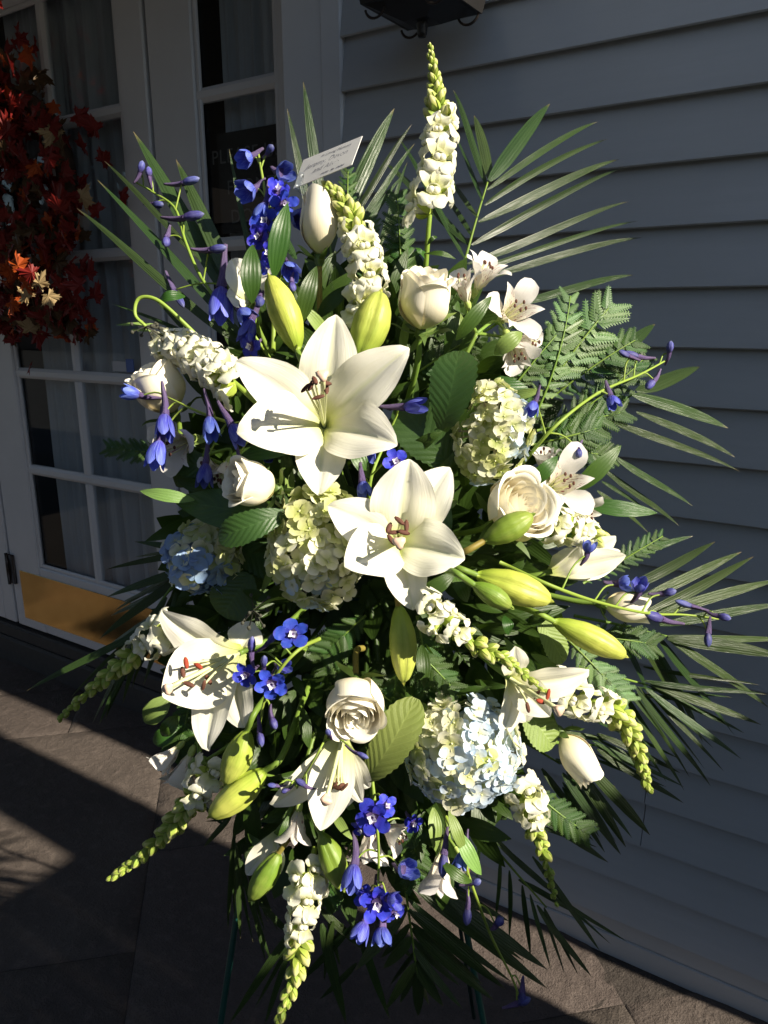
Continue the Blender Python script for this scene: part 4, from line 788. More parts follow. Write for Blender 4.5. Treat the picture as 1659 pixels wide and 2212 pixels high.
def delphinium(label, stem, flowers, sd=1, dd=-0.01, r0=.0024, d=None):
    """flowers: (u, v, kind, size px, (facing right, up, towards), depth offset)"""
    r = random.Random(sd); dp = lambda u, v: dep(u, v) + dd if d is None else d
    pts = [P(q[0], q[1], dp(q[0], q[1]) + (q[2] if len(q) > 2 else 0.0)) for q in stem]; t = thing('delphinium', label, 'delphinium', pts[0], 'blue delphinium sprays'); C = cat_path(pts, 50)
    mk('stem', sweep(C[::2], np.linspace(r0, r0 * .5, 25), 7), 'stem_light', t)
    for (u, v, kind, s, fc, *ex) in flowers:
        q = P(u, v, dp(u, v) + (ex[0] if ex else -.01)); z = nz(D(*fc)); k = px(s, dp(u, v)) * .5; me = r.choice({'o': DSP, 'c': DCL, 'b': DBD}[kind]); kk = k * 1.08 if kind == 'o' else k * (1.28 if kind == 'c' else 1.12)
        f = put('flower' if kind != 'b' else 'bud', me, t, frame(q, z, D(.2, 1, .1), (kk * r.uniform(.82, 1.15), kk * r.uniform(.82, 1.15), kk * r.uniform(.7, 1.6)), r.uniform(-.6, .6) if kind == 'o' else r.uniform(-1.3, 1.3))); sub('spur', SPUR, f)
        if kind == 'o': sub('eye', DEYE, f)
        j = int(np.argmin(np.linalg.norm(C - q, axis=1) + 0.0)); a = max(0, j - 3); bz = q - z * k * .1
        mk('pedicel', tube([C[a], (C[a] + bz) / 2 + D(0, .006, -.004), bz], .0012, .0010, 5, 8), 'stem_light', t)
delphinium('bright blue delphinium spike at the upper left, beside the card', [(590, 760, .04), (592, 620, .02), (585, 500), (570, 400), (556, 320)], [(540, 338, 'c', 46, (-.5, -.5, .6)), (578, 330, 'b', 34, (.4, .2, .6)), (604, 372, 'c', 50, (.6, -.2, .6)), (545, 408, 'c', 52, (-.5, -.5, .7)), (598, 415, 'o', 58, (.3, .2, .9)), (612, 440, 'o', 52, (.5, -.3, .8)), (572, 440, 'c', 44, (-.2, -.9, .4)), (575, 480, 'o', 58, (-.1, -.1, 1)), (562, 510, 'o', 50, (-.3, -.3, .9)), (636, 470, 'c', 44, (.4, -.3, .6)), (585, 552, 'o', 54, (-.3, .1, .9)), (622, 575, 'c', 46, (.2, -.5, .6)), (560, 575, 'o', 44, (-.3, -.3, .7)), (630, 610, 'b', 34, (.2, -1, .3))], 1, 0.02, .003)
delphinium('wilting delphinium tip with closed buds at the upper left edge', [(500, 690, .05), (435, 600, .02), (400, 520), (378, 450), (330, 415), (290, 392)], [(302, 372, 'b', 34, (.3, .9, .2)), (322, 382, 'b', 34, (0, 1, .2)), (394, 395, 'b', 34, (.9, .1, .3)), (330, 442, 'b', 34, (.9, -.1, .3)), (395, 470, 'b', 40, (1, .05, .3)), (361, 512, 'b', 40, (-.1, -1, .3)), (452, 540, 'b', 42, (1, .05, .3))], 2, 0.0)
delphinium('dark blue delphinium in the shade left of the lily buds', [(600, 800, .05), (560, 740, .03), (520, 680), (480, 600)], [(480, 618, 'c', 62, (0, -1, .3)), (545, 690, 'c', 52, (-.2, -.9, .5)), (542, 748, 'o', 56, (-.2, -.2, .8)), (518, 668, 'c', 44, (.5, -.6, .5)), (560, 640, 'b', 40, (.1, -1, .3)), (376, 628, 'b', 40, (.5, -.8, .3))], 3, 0.03)
delphinium('delphinium with striped nodding bells at the left, in front of the shaded rose', [(620, 960, .06), (500, 915, .03), (430, 890), (355, 855)], [(303, 854, 'c', 40, (-.9, .2, .5)), (356, 893, 'c', 50, (.1, -1, .4)), (345, 950, 'c', 54, (-.1, -1, .4)), (453, 900, 'c', 46, (.2, -.9, .5)), (500, 917, 'c', 50, (.5, -.7, .4)), (445, 1000, 'c', 50, (0, -1, .4), .03), (516, 985, 'b', 34, (.3, -1, .3), .04)], 4, -0.04)
delphinium('scattered blue delphinium blooms around the centre, between the two lilies', [(800, 1130, .08), (800, 1040, .05), (830, 960, .05), (860, 890, .03)], [(872, 880, 'c', 44, (.8, 0, .5)), (855, 998, 'o', 52, (0, .2, 1)), (782, 1040, 'c', 44, (.2, -.9, .4)), (796, 968, 'c', 36, (.1, -.8, .6), .03)], 5, 0.02)
delphinium('single blue delphinium bloom tucked under the left-turned rose', [(600, 1180, .08), (540, 1130, .04), (488, 1105, .01)], [(480, 1098, 'o', 60, (-.1, .1, 1)), (575, 990, 'c', 34, (.3, .2, .8), .04)], 6, 0.02)
delphinium('vivid blue delphinium blooms right of the shaded left lily', [(690, 1380, .06), (650, 1400, .02), (610, 1440), (575, 1500), (560, 1570)], [(632, 1370, 'o', 66, (.1, .2, 1)), (532, 1458, 'o', 58, (-.2, 0, 1)), (587, 1476, 'o', 72, (.1, -.1, 1)), (543, 1408, 'b', 36, (.1, .9, .3)), (577, 1390, 'b', 38, (.6, .6, .3)), (570, 1440, 'b', 36, (.1, .8, .4)), (587, 1550, 'b', 36, (.4, -.9, .3)), (561, 1580, 'b', 34, (.2, -.9, .4)), (605, 1440, 'c', 36, (.5, .2, .7), .02)], 7, -0.035)
delphinium('blue delphinium blooms hanging low in the centre bottom', [(800, 1650, .06), (812, 1760, .02), (818, 1850), (815, 1960)], [(805, 1765, 'o', 82, (-.1, .1, 1)), (892, 1778, 'o', 44, (.4, -.1, .8), .03), (765, 1865, 'c', 54, (-.1, -.6, .6)), (868, 1878, 'c', 60, (.4, .3, .6)), (815, 1948, 'o', 74, (0, 0, 1)), (790, 1990, 'c', 40, (-.4, -.6, .6)), (825, 2000, 'c', 56, (0, -.8, .6)), (838, 1940, 'c', 40, (.7, 0, .5)), (792, 1935, 'o', 52, (-.5, .2, .8), .005), (850, 1968, 'o', 50, (.5, -.2, .8), .005), (832, 1742, 'o', 54, (.5, .4, .7), .006), (782, 1790, 'o', 50, (-.5, -.4, .7), .006)], 8, -0.02)
delphinium('arching delphinium of violet buds reaching past the sideways rose at the right', [(1080, 1215, .06), (1190, 1265), (1290, 1300), (1400, 1325), (1480, 1328), (1560, 1338)], [(1268, 1195, 'c', 36, (.2, 1, .3)), (1335, 1262, 'c', 38, (1, .2, .3)), (1378, 1278, 'c', 40, (0, .9, .5)), (1432, 1283, 'b', 42, (1, .3, .3)), (1432, 1338, 'b', 42, (-.9, .3, .3)), (1495, 1310, 'b', 36, (-.9, .3, .2)), (1550, 1330, 'b', 32, (.9, -.2, .3)), (1530, 1366, 'b', 36, (-.1, -1, .2))], 9, -0.05)
delphinium('faded delphinium buds on thin stems at the upper right beside the fern', [(1130, 1000, .06), (1200, 920), (1290, 850), (1380, 810), (1445, 775)], [(1445, 762, 'b', 34, (.1, 1, .2)), (1380, 770, 'b', 36, (-.9, .2, .2)), (1412, 822, 'b', 34, (-.6, -.6, .3)), (1318, 855, 'c', 36, (.2, -.8, .4)), (1155, 868, 'c', 40, (-.4, -.8, .5)), (1250, 970, 'b', 34, (-.1, -.9, .4)), (1360, 770, 'b', 30, (-.8, .3, .3))], 10, -0.02)
delphinium('trailing delphinium stem of dark buds hanging at the bottom right', [(940, 1720, .06), (985, 1810), (1015, 1900), (1060, 2020), (1105, 2110), (1125, 2165)], [(960, 1842, 'b', 42, (-.1, -.9, .3)), (1002, 1838, 'c', 38, (-.3, -.7, .4)), (1018, 1908, 'b', 38, (.7, .4, .4)), (1010, 1960, 'b', 38, (-.1, -1, .3)), (1072, 1998, 'b', 40, (.4, .7, .3)), (1128, 2140, 'b', 36, (0, -1, .2)), (1118, 2168, 'b', 34, (.6, .4, .2))], 11, -0.03)
delphinium('thin delphinium stem with small dull buds drooping over the nodding lily', [(720, 1560, .05), (690, 1620), (655, 1680), (640, 1705)], [(660, 1697, 'b', 32, (-.6, .5, .3)), (598, 1698, 'b', 22, (-.9, .2, .2)), (622, 1705, 'b', 22, (-.8, -.3, .2)), (770, 1626, 'b', 28, (.9, -.3, .3)), (712, 1588, 'b', 26, (-.3, .8, .3))], 12, -0.06, .0014)

# ---- alstroemeria
def alstro(label, blooms, stem, leaves=(), sd=1, dd=-0.01):
    r = random.Random(sd); s0 = stem[0]; pts = [P(q[0], q[1], dep(q[0], q[1]) + dd + (q[2] if len(q) > 2 else 0)) for q in stem]; t = thing('alstroemeria', label, 'alstroemeria', pts[0], 'white speckled alstroemeria stems'); mk('stem', tube(pts, .003, .002, 7), 'stem_green', t)
    for (u, v, s, fc, op, *ex) in blooms:
        d = dep(u, v) + dd + (ex[0] if ex else 0); ax = nz(D(*fc)); L = px(s, d); c = P(u, v, d) - ax * L * .55; M = np.array(frame(c, ax, D(.2, 1, .2), 1, r.uniform(0, 1)))[:3, :3]
        b = mk('bloom', sweep([c - ax * L * .18, c - ax * L * .08, c + ax * L * .04, c + ax * L * .16], [L * .05, L * .10, L * .10, L * .07], 8), 'ovary', t)
        mk('pedicel', tube([c - ax * L * .15, c - ax * L * .5 + (pts[-1] - c) * .2, pts[-1]], .0018, .002, 6, 8), 'stem_green', t)
        for q in range(6):
            a = q * 1.0472 + .3; o = M[:, 0] * math.cos(a) + M[:, 1] * math.sin(a); inner = q % 2; op2 = op * (1 - .15 * inner) * r.uniform(.85, 1.15)
            g = blade([c + o * L * .03, c + o * L * .22 * op2 + ax * L * .42, c + o * L * .52 * op2 + ax * L * .85, c + o * L * (.95 * op2) + ax * L * (1.05 - .25 * op2)], L * (.40 if inner else .58), 'obov' if not inner else 'leaf', -o + ax * .6 * op2, cup=.22, ruf=.10, nu=12, nv=8, ph=r.uniform(0, 6)); mk('petal', g, 'alstro_petal_streaked' if inner else 'alstro_petal', b)
        for q in range(5):
            a = q * 1.2566; o = M[:, 0] * math.cos(a) + M[:, 1] * math.sin(a); e = c + ax * L * r.uniform(.75, .95) + o * L * .14; st = mk('stamen', join([tube([c, (c + e) / 2 + o * L * .05, e], .0007, n=5, k=5), ell(e, (.0017, .0017, .0024), 6, 5)], [0, 1]), ['filament', 'anther_brown'], b)
    for lf in leaves: leaf_part(t, *lf)
alstro('white speckled alstroemeria sprig at the upper right', [(1000, 620, 74, (-.3, .75, .55), .62), (1046, 590, 82, (.35, .7, .55), .8), (1108, 672, 92, (.35, .15, .9), .85), (1112, 755, 86, (.25, -.75, .5), .6), (1140, 735, 60, (.7, -.2, .4), .6, .02)], [(960, 860, .05), (1000, 780, .02), (1030, 720)], [(985, 735, 1062, 640, 34, 'lily_leaf', -.02), (1068, 765, 1128, 718, 38, 'lily_leaf_pale', -.02), (1010, 700, 1060, 645, 26, 'lily_leaf_pale', -.03), (1040, 700, 985, 780, 30), (990, 650, 960, 770, 26)], 1)
alstro('white alstroemeria bloom with fine dark streaks beside the right-hand rose', [(1210, 1045, 104, (.3, .2, .95), .85), (1180, 1000, 74, (-.1, .9, .3), .5, .03), (1255, 1105, 70, (.5, -.4, .6), .7, .01)], [(1100, 1130, .06), (1150, 1080, .03), (1185, 1060)], [(1235, 1065, 1342, 962, 40, 'lily_leaf', 0), (1140, 1050, 1205, 985, 34, 'lily_leaf', -.02), (1256, 1090, 1420, 1108, 38, 'lily_leaf', .02)], 2)
alstro('shaded white alstroemeria blooms at the left, under the nodding bells', [(385, 960, 96, (-.4, -.3, .8), .8, .01), (480, 1020, 60, (-.3, -.8, .5), .6, .02), (455, 1005, 50, (-.6, .2, .6), .6, .03)], [(600, 1040, .07), (500, 1010, .04), (440, 985, .02)], [(440, 990, 330, 960, 60, 'broad_leaf', .05), (420, 1010, 380, 1050, 50, 'lily_leaf', .04)], 3)
alstro('white bell-shaped alstroemeria hanging under the big blue hydrangea', [(950, 1890, 100, (-.15, -.95, .3), .55), (1005, 1860, 50, (.5, -.6, .3), .6, .02)], [(930, 1700, .07), (960, 1760, .03), (970, 1810)], [(985, 1790, 1040, 1890, 34, 'lily_leaf_pale', -.03), (955, 1860, 1020, 1905, 24, 'lily_leaf', -.05), (970, 1750, 1005, 1840, 26, 'lily_leaf_pale', -.02)], 4)
alstro('white alstroemeria half hidden behind the low blue delphinium', [(800, 1830, 90, (-.1, -.9, .35), .6, .03), (850, 1800, 70, (.7, -.3, .4), .7, .03)], [(800, 1650, .08), (805, 1730, .05), (812, 1760, .04)], [], 5)
alstro('shaded white alstroemeria cluster at the lower left behind the buds', [(395, 1670, 84, (-.3, -.8, .3), .6, .02), (360, 1640, 70, (-.6, -.6, .3), .6, .02), (430, 1720, 70, (.1, -.9, .4), .6, .02), (640, 1790, 80, (-.1, -.9, .3), .6, .03)], [(560, 1560, .08), (480, 1620, .04), (430, 1650, .03)], [], 6)
# ---- palm fronds
def palm(label, rachis, leaflets, d=1.0, sd=1, dtip=0.03, mat='palm_leaflet', group='palm fronds fanning out behind the flowers', sag=0.012, hint=(.25, .35, .9), dense=False):
    """leaflets: (base u, base v, tip u, tip v, width px [, extra depth at the tip])"""
    r = random.Random(sd); pts = [P(q[0], q[1], d + (q[2] if len(q) > 2 else 0)) for q in rachis]; t = thing('palm_frond', label, 'palm frond', pts[0], group)
    if len(pts) > 1: mk('rachis', tube(pts, .0026, .0012, 6), 'stem_green', t)
    ll = [tuple(q[:5]) + ((q[5],) if len(q) > 5 else (0.0,)) for q in leaflets]
    for a, b in (zip(ll[:-1], ll[1:]) if dense or sd in (6, 7, 8, 9, 10, 12, 13) else ()):
        if math.hypot(a[2] - b[2], a[3] - b[3]) < 190 and math.hypot(a[0] - b[0], a[1] - b[1]) < 90:
            f = r.uniform(.3, .7); q = [a[k] * f + b[k] * (1 - f) for k in range(5)]; c_ = r.uniform(.72, .95); ll.append((q[0], q[1], q[0] + (q[2] - q[0]) * c_, q[1] + (q[3] - q[1]) * c_, q[4] * .62, .03))
    for (bu, bv, tu, tv, w, *ex) in ll:
        dt = (ex[0] if ex else 0) + dtip + r.uniform(-.02, .02); db = d + r.uniform(-.008, .008); b = P(bu, bv, db); e = P(tu, tv, db + dt); n = nz(e - b); L = np.linalg.norm(e - b)
        sd_ = np.cross(n, VIEW); m1 = b + (e - b) * .35 + VIEW * L * .05 + sd_ * L * r.uniform(-.03, .03); m2 = b + (e - b) * .72 + VIEW * L * .05 + np.array((0, 0, 1)) * L * .02
        h = D(hint[0] + r.uniform(-.35, .35), hint[1] + r.uniform(-.3, .3), hint[2])
        mk('leaflet', blade([b, m1, m2, e], px(w * .94, d), 'palm', h, fold=-.28, cup=.10, nu=16, nv=6, twist=r.uniform(-.45, .45)), mat, t)
palm('feathered palm frond at the upper right with sunlit dark green leaflets', [(985, 660), (1000, 580), (1030, 470), (1054, 392)],
     [(1057, 388, 1024, 249, 27), (1052, 403, 979, 194, 17), (1042, 433, 976, 282, 17), (1032, 470, 965, 385, 17), (1015, 530, 828, 349, 24), (1005, 560, 861, 298, 15), (1020, 510, 940, 400, 16), (1057, 390, 1188, 224, 36), (1053, 410, 1291, 263, 18), (1047, 443, 1313, 300, 21), (1034, 479, 1338, 344, 23), (1019, 529, 1347, 362, 23), (1010, 570, 1359, 435, 21), (1005, 590, 1381, 477, 19), (1040, 602, 1387, 513, 19), (1100, 660, 1370, 594, 22)], 1.04, 1, .15)
palm('palm frond with broad strap leaflets at the upper left edge', [(600, 860), (540, 740)],
     [(545, 700, 288, 284, 44), (520, 650, 380, 344, 38), (540, 745, 210, 388, 30), (520, 745, 166, 450, 22), (430, 560, 226, 348, 15), (560, 640, 495, 322, 14), (450, 740, 238, 655, 16), (480, 800, 330, 640, 18)], 1.0, 2)
palm('dark palm leaflets standing up behind the white card', [(730, 700), (712, 520)],
     [(708, 520, 655, 176, 28), (690, 540, 620, 234, 20), (735, 480, 852, 234, 36), (745, 500, 890, 268, 18), (752, 520, 896, 310, 16), (760, 540, 868, 380, 14), (640, 560, 592, 470, 20), (700, 580, 745, 430, 24), (800, 560, 885, 420, 12), (820, 520, 880, 350, 11)], 1.03, 3)
palm('palm frond at the right whose leaflets curve down in front of the siding', [(1150, 980), (1290, 900), (1370, 850)],
     [(1325, 775, 1415, 700, 30), (1375, 845, 1512, 792, 38), (1365, 852, 1573, 925, 36), (1375, 890, 1588, 988, 24), (1320, 910, 1597, 1018, 24), (1325, 985, 1497, 1094, 24), (1300, 1010, 1467, 1136, 22), (1300, 1040, 1420, 1120, 20), (1290, 1060, 1400, 1150, 16)], 1.03, 4, .12)
palm('large pale-lit palm fan at the right edge', [(1240, 1330), (1340, 1350), (1440, 1374)],
     [(1310, 1210, 1497, 1158, 20), (1350, 1270, 1545, 1170, 26), (1380, 1295, 1602, 1192, 26), (1390, 1325, 1628, 1202, 26), (1415, 1330, 1680, 1252, 26), (1425, 1350, 1692, 1304, 24), (1440, 1374, 1705, 1382, 20), (1440, 1378, 1695, 1420, 32), (1440, 1376, 1662, 1530, 26), (1418, 1370, 1588, 1592, 28), (1388, 1362, 1518, 1604, 28), (1362, 1352, 1490, 1568, 24), (1330, 1350, 1400, 1500, 20)], 1.02, 5, .14)
palm('fine palm fronds below the large fan at the right', [(1250, 1440), (1400, 1480)],
     [(1405, 1476, 1645, 1566, 20), (1395, 1486, 1602, 1640, 22), (1400, 1490, 1563, 1666, 12), (1370, 1480, 1535, 1698, 16), (1340, 1480, 1478, 1708, 14), (1360, 1500, 1540, 1520, 10), (1390, 1470, 1655, 1500, 14), (1300, 1490, 1400, 1720, 10), (1390, 1440, 1640, 1480, 10), (1290, 1480, 1440, 1690, 10), (1320, 1440, 1440, 1600, 14)], 1.06, 6)
palm('thin horizontal palm leaflets behind the lower right rosebud', [(1150, 1600), (1290, 1610)],
     [(1290, 1585, 1470, 1670, 15), (1280, 1600, 1478, 1700, 13), (1290, 1618, 1477, 1735, 17), (1285, 1640, 1440, 1700, 10), (1290, 1560, 1470, 1640, 9), (1200, 1580, 1330, 1600, 14)], 1.08, 7)
palm('palm fan spreading down at the lower right in front of the siding', [(1130, 1600), (1210, 1650)],
     [(1265, 1650, 1404, 1804, 28), (1240, 1660, 1352, 1830, 24), (1215, 1670, 1341, 1846, 26), (1215, 1700, 1307, 1842, 16), (1140, 1745, 1314, 1863, 22), (1170, 1660, 1270, 1790, 20), (1150, 1780, 1290, 1830, 10), (1195, 1930, 1354, 2034, 9), (1150, 1850, 1297, 2056, 16), (1200, 1640, 1330, 1700, 16)], 1.05, 8)
palm('long palm frond hanging at the bottom with leaflets raked to the right', [(860, 1800), (872, 1890), (888, 2010), (902, 2105)],
     [(950, 1920, 1182, 2094, 30), (880, 1900, 1182, 2135, 32), (883, 1965, 1093, 2138, 28), (890, 2005, 1067, 2161, 26), (897, 2075, 958, 2174, 26), (901, 2100, 903, 2195, 28), (897, 2080, 834, 2182, 30), (888, 2025, 827, 2092, 26), (878, 1955, 768, 2095, 36), (900, 1880, 1100, 1990, 24), (895, 2050, 1000, 2180, 20)], 1.0, 9)
palm('dark palm frond in the shade at the bottom, left of the trailing stem', [(720, 1850), (710, 1960)],
     [(695, 1995, 748, 2212, 26), (648, 1990, 494, 2214, 22), (625, 2055, 572, 2214, 15), (770, 1990, 842, 2202, 20), (760, 2000, 640, 2130, 22), (720, 1990, 700, 2120, 18), (690, 1960, 800, 2060, 18), (800, 1960, 900, 2080, 16), (770, 2080, 690, 2160, 16), (730, 1940, 790, 2040, 14)], 1.03, 10)
palm('dark drooping palm frond at the bottom right, tips over the patio', [(1010, 1740), (1060, 1820), (1180, 1960)],
     [(1160, 1955, 1278, 2110, 16), (1145, 1932, 1190, 2095, 12), (1128, 1912, 1146, 2069, 12), (1100, 1880, 1100, 2030, 11), (1080, 1850, 1070, 1990, 10), (1175, 1960, 1250, 2108, 10), (1175, 1962, 1220, 2105, 9), (1060, 1800, 1180, 1920, 14), (1120, 1900, 1260, 1980, 14), (1050, 1800, 1320, 2040, 12), (1040, 1790, 1030, 1900, 12)], 1.06, 11, mat='palm_leaflet')
palm('dark palm frond drooping at the left, in the shade of the flowers', [(470, 1180), (370, 1270), (300, 1380)],
     [(330, 1350, 58, 1492, 18), (310, 1350, 200, 1562, 16), (305, 1370, 214, 1566, 14), (300, 1380, 228, 1552, 14), (330, 1330, 180, 1440, 18), (390, 1260, 240, 1330, 20), (420, 1220, 230, 1290, 22), (400, 1240, 215, 1380, 22), (450, 1190, 290, 1170, 18), (470, 1180, 230, 1230, 16), (360, 1290, 250, 1470, 20), (380, 1280, 310, 1480, 22), (330, 1320, 265, 1520, 16), (440, 1230, 340, 1400, 24)], 1.02, 12)
palm('thin dark palm leaflets hanging at the lower left', [(520, 1700), (505, 1830)],
     [(505, 1800, 492, 2010, 12), (510, 1820, 520, 2030, 14), (515, 1830, 590, 2090, 12), (525, 1820, 600, 2010, 16), (540, 1900, 575, 2080, 10), (530, 1790, 560, 1960, 14), (560, 1950, 640, 2030, 14), (500, 1760, 440, 1830, 14), (480, 1780, 410, 1700, 14)], 1.03, 13)

# ---- leather fern
PGEO = []
def pinna_mesh(mat, sd, n=10):
    """one pinna, 1 long along +y: midrib with overlapping toothed lobes on both sides"""
    r = random.Random(sd); gs = [blade([(0, 0, 0), (0, .5, .03), (0, 1, 0)], .12, 'palm', (0, 0, 1), nu=6, nv=2)]
    for i in range(n):
        y = .04 + .9 * i / n; L = (.19 * (1 - .75 * i / n) + .03) * r.uniform(.9, 1.1)
        for s in (-1, 1): gs.append(blade([(0, y, 0), (s * L * .55, y + L * .35, .03), (s * L, y + L * .75, -.02)], .082 * (1 - .4 * i / n), 'round', (0, 0, 1), cup=.25, nu=3, nv=2))
    g = join(gs); PGEO.append(g); return meshof('pinna', g, mat)
PIN = {m: [pinna_mesh(m, i) for i in range(3)] for m in ('fern_pinna', 'fern_pinna_pale')}
def fern(label, bu, bv, tu, tv, w, d, mat='fern_pinna', n=13, sd=1, group='leather fern fronds tucked between the flowers', bend=.04, face=(.15, .25, 1), dt=0.0):
    r = random.Random(sd); b = P(bu, bv, d); e = P(tu, tv, d + dt); L = np.linalg.norm(e - b); T0 = nz(e - b); S = nz(np.cross(T0, D(*face)))
    C = bez([b, b + (e - b) * .5 + S * L * r.uniform(-bend, bend) * 2 + VIEW * .015, e], np.linspace(0, 1, 40)); T = tang(C); t = thing('fern_frond', label, 'fern', b, group); mk('rachis', sweep(C[::3], np.linspace(.0018, .0006, 14), 5), 'stem_green', t)
    fz = nz(D(*face)); W_ = px(w, d)
    for i in range(n):
        f = .06 + .90 * (i / (n - 1.0)); j = int(f * 39); l = W_ * (math.sin(math.pi * (.22 + .74 * (1 - f))) ** .8 if f < .97 else .25) * .5
        for s in (-1, 1):
            a = math.radians(62 - 26 * f) + r.uniform(-.08, .08); side = nz(np.cross(T[j], fz)) * s; y = nz(T[j] * math.cos(a) + side * math.sin(a)); z = nz(fz + .35 * side * r.uniform(-.3, 1) + np.array([r.gauss(0, .1) for _ in range(3)]))
            put('pinna', r.choice(PIN[mat]), t, frame(C[j], z, y, (l * 1.0, l, l)))
    put('pinna', PIN[mat][0], t, frame(C[37], fz, T[37], W_ * .16)); return t
# frame() takes z and an up hint; the pinna runs along +y
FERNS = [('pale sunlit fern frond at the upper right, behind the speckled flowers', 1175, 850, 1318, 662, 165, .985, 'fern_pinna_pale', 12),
    ('fern frond reaching right below the palest fern, upper right', 1190, 860, 1372, 735, 130, 1.0, 'fern_pinna', 12),
    ('dark fern frond right of the side-lit hydrangea', 1160, 930, 1345, 890, 120, 1.0, 'fern_pinna', 12),
    ('fern frond curling above the streaked white flower at the right', 1180, 960, 1318, 985, 100, .99, 'fern_pinna', 11),
    ('fern frond pointing right behind the pale half-open lily', 1260, 1260, 1432, 1158, 74, .98, 'fern_pinna', 13),
    ('fern frond under the slim green bud at the right', 1240, 1370, 1412, 1392, 110, .985, 'fern_pinna', 12),
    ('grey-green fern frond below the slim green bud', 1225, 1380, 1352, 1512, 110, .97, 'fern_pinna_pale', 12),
    ('dark fern frond rising right of the green-budded spike near the card', 868, 680, 858, 420, 110, .99, 'fern_pinna', 14),
    ('small bright fern tip peeping beside the card', 752, 500, 752, 368, 66, .955, 'fern_pinna', 10),
    ('fern frond between the right-hand rose stem and the dark broad leaf', 880, 820, 1010, 735, 100, .93, 'fern_pinna', 11),
    ('fern frond in the shade right of the second lily bud', 900, 1330, 925, 1500, 110, .90, 'fern_pinna', 12),
    ('lit fern frond between the hanging bud and the blue hydrangea', 880, 1390, 985, 1495, 96, .88, 'fern_pinna', 9),
    ('dark fern frond under the cream and green hydrangea', 790, 1330, 700, 1420, 120, .93, 'fern_pinna', 12),
    ('fern frond below the hanging green bud, left of the blue hydrangea', 860, 1440, 835, 1560, 90, .92, 'fern_pinna', 11),
    ('shaded fern frond at the left edge under the bells', 420, 990, 232, 968, 80, 1.0, 'fern_pinna', 13),
    ('dark fern frond at the lower left beneath the shaded lily', 420, 1480, 378, 1640, 100, .99, 'fern_pinna', 12),
    ('fern frond beside the hanging snapdragon at the lower right', 1130, 1690, 1270, 1800, 100, .99, 'fern_pinna', 12),
    ('fern frond under the blue hydrangea, by the low blue blooms', 900, 1790, 900, 1900, 110, .96, 'fern_pinna', 10),
    ('fern frond left of the tall spike, top centre', 800, 640, 800, 470, 90, .97, 'fern_pinna', 12),
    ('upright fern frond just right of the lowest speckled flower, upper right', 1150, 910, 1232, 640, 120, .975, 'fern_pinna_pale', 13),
    ('fern frond behind the faded bud stem at the upper right', 1170, 940, 1395, 770, 120, 1.01, 'fern_pinna', 13),
    ('low fern frond between the side-lit hydrangea and the palm at the right', 1150, 960, 1290, 925, 130, .98, 'fern_pinna', 11),
    ('short fern frond over the top of the side-lit hydrangea', 1090, 860, 1205, 720, 110, .97, 'fern_pinna', 11),
    ('fern frond behind the low blue delphinium at the bottom', 760, 1820, 700, 1950, 100, .97, 'fern_pinna', 11)]
for i, f in enumerate(FERNS): fern(f[0], *f[1:9], sd=i + 3)
# ---- filler leaves deep in the spray: one mass nobody could count
gs = []; rl = random.Random(91)
for i in range(30):     # fern sprays lost in the mass
    a = rl.uniform(0, 6.283); q = math.sqrt(rl.random()); u, v = 800 + 340 * q * math.cos(a), 1190 + 560 * q * math.sin(a); o = math.atan2(v - 1190, u - 800) + rl.uniform(-.6, .6); d = .95 + rl.uniform(0, .06)
    b, e = P(u, v, d), P(u + 150 * math.cos(o), v + 150 * math.sin(o), d); T0 = nz(e - b); S0 = nz(np.cross(T0, VIEW)); gs.append(tube([b, e], .0012, n=4))
    for j in range(10):
        for s in (-1, 1):
            l = px(62) * (1 - .7 * j / 10); y = nz(T0 * .6 + S0 * s); M = np.array(frame(b + (e - b) * j / 10, D(rl.gauss(0, .3), rl.gauss(0, .3), 1), y, l)); G = PGEO[0]; gs.append((G[0] @ M[:3, :3].T + M[:3, 3], G[1], G[2]))
for i in range(1000):
    a = rl.uniform(0, 6.283); q = math.sqrt(rl.random()); u, v = 790 + 350 * q * math.cos(a), 1190 + 590 * q * math.sin(a)
    if 430 < i < 620: u, v = 800 + 290 * q * math.cos(a), 1640 + 250 * q * math.sin(a)
    o = math.atan2(v - 1190, u - 790) + rl.uniform(-1, 1); L = rl.uniform(70, 150); d = rl.uniform(.97, 1.07) if i < 620 else rl.uniform(1.04, 1.1); b = P(u, v, d); e = P(u + L * math.cos(o), v + L * math.sin(o), d + rl.uniform(-.05, .02))
    gs.append(blade([b, (b + e) / 2 + VIEW * .012, e], px(rl.uniform(26, 60) if i < 620 else rl.uniform(50, 90), d if i < 620 else 1.0), 'leaf', D(rl.gauss(0, .4), rl.gauss(0, .4), 1), fold=.12, nu=8, nv=4))
for i in range(60):
    a = rl.uniform(0, 6.283); u, v = 800 + 300 * math.cos(a) * rl.random(), 1190 + 560 * math.sin(a) * rl.random(); d = rl.uniform(.95, 1.03); b = core_pt(u, v, .4, 1.05); gs.append(tube([b, P(u, v, d)], px(6), n=5))
pale = []  # every fourth near leaf has a sunlit yellow-green put into its colour
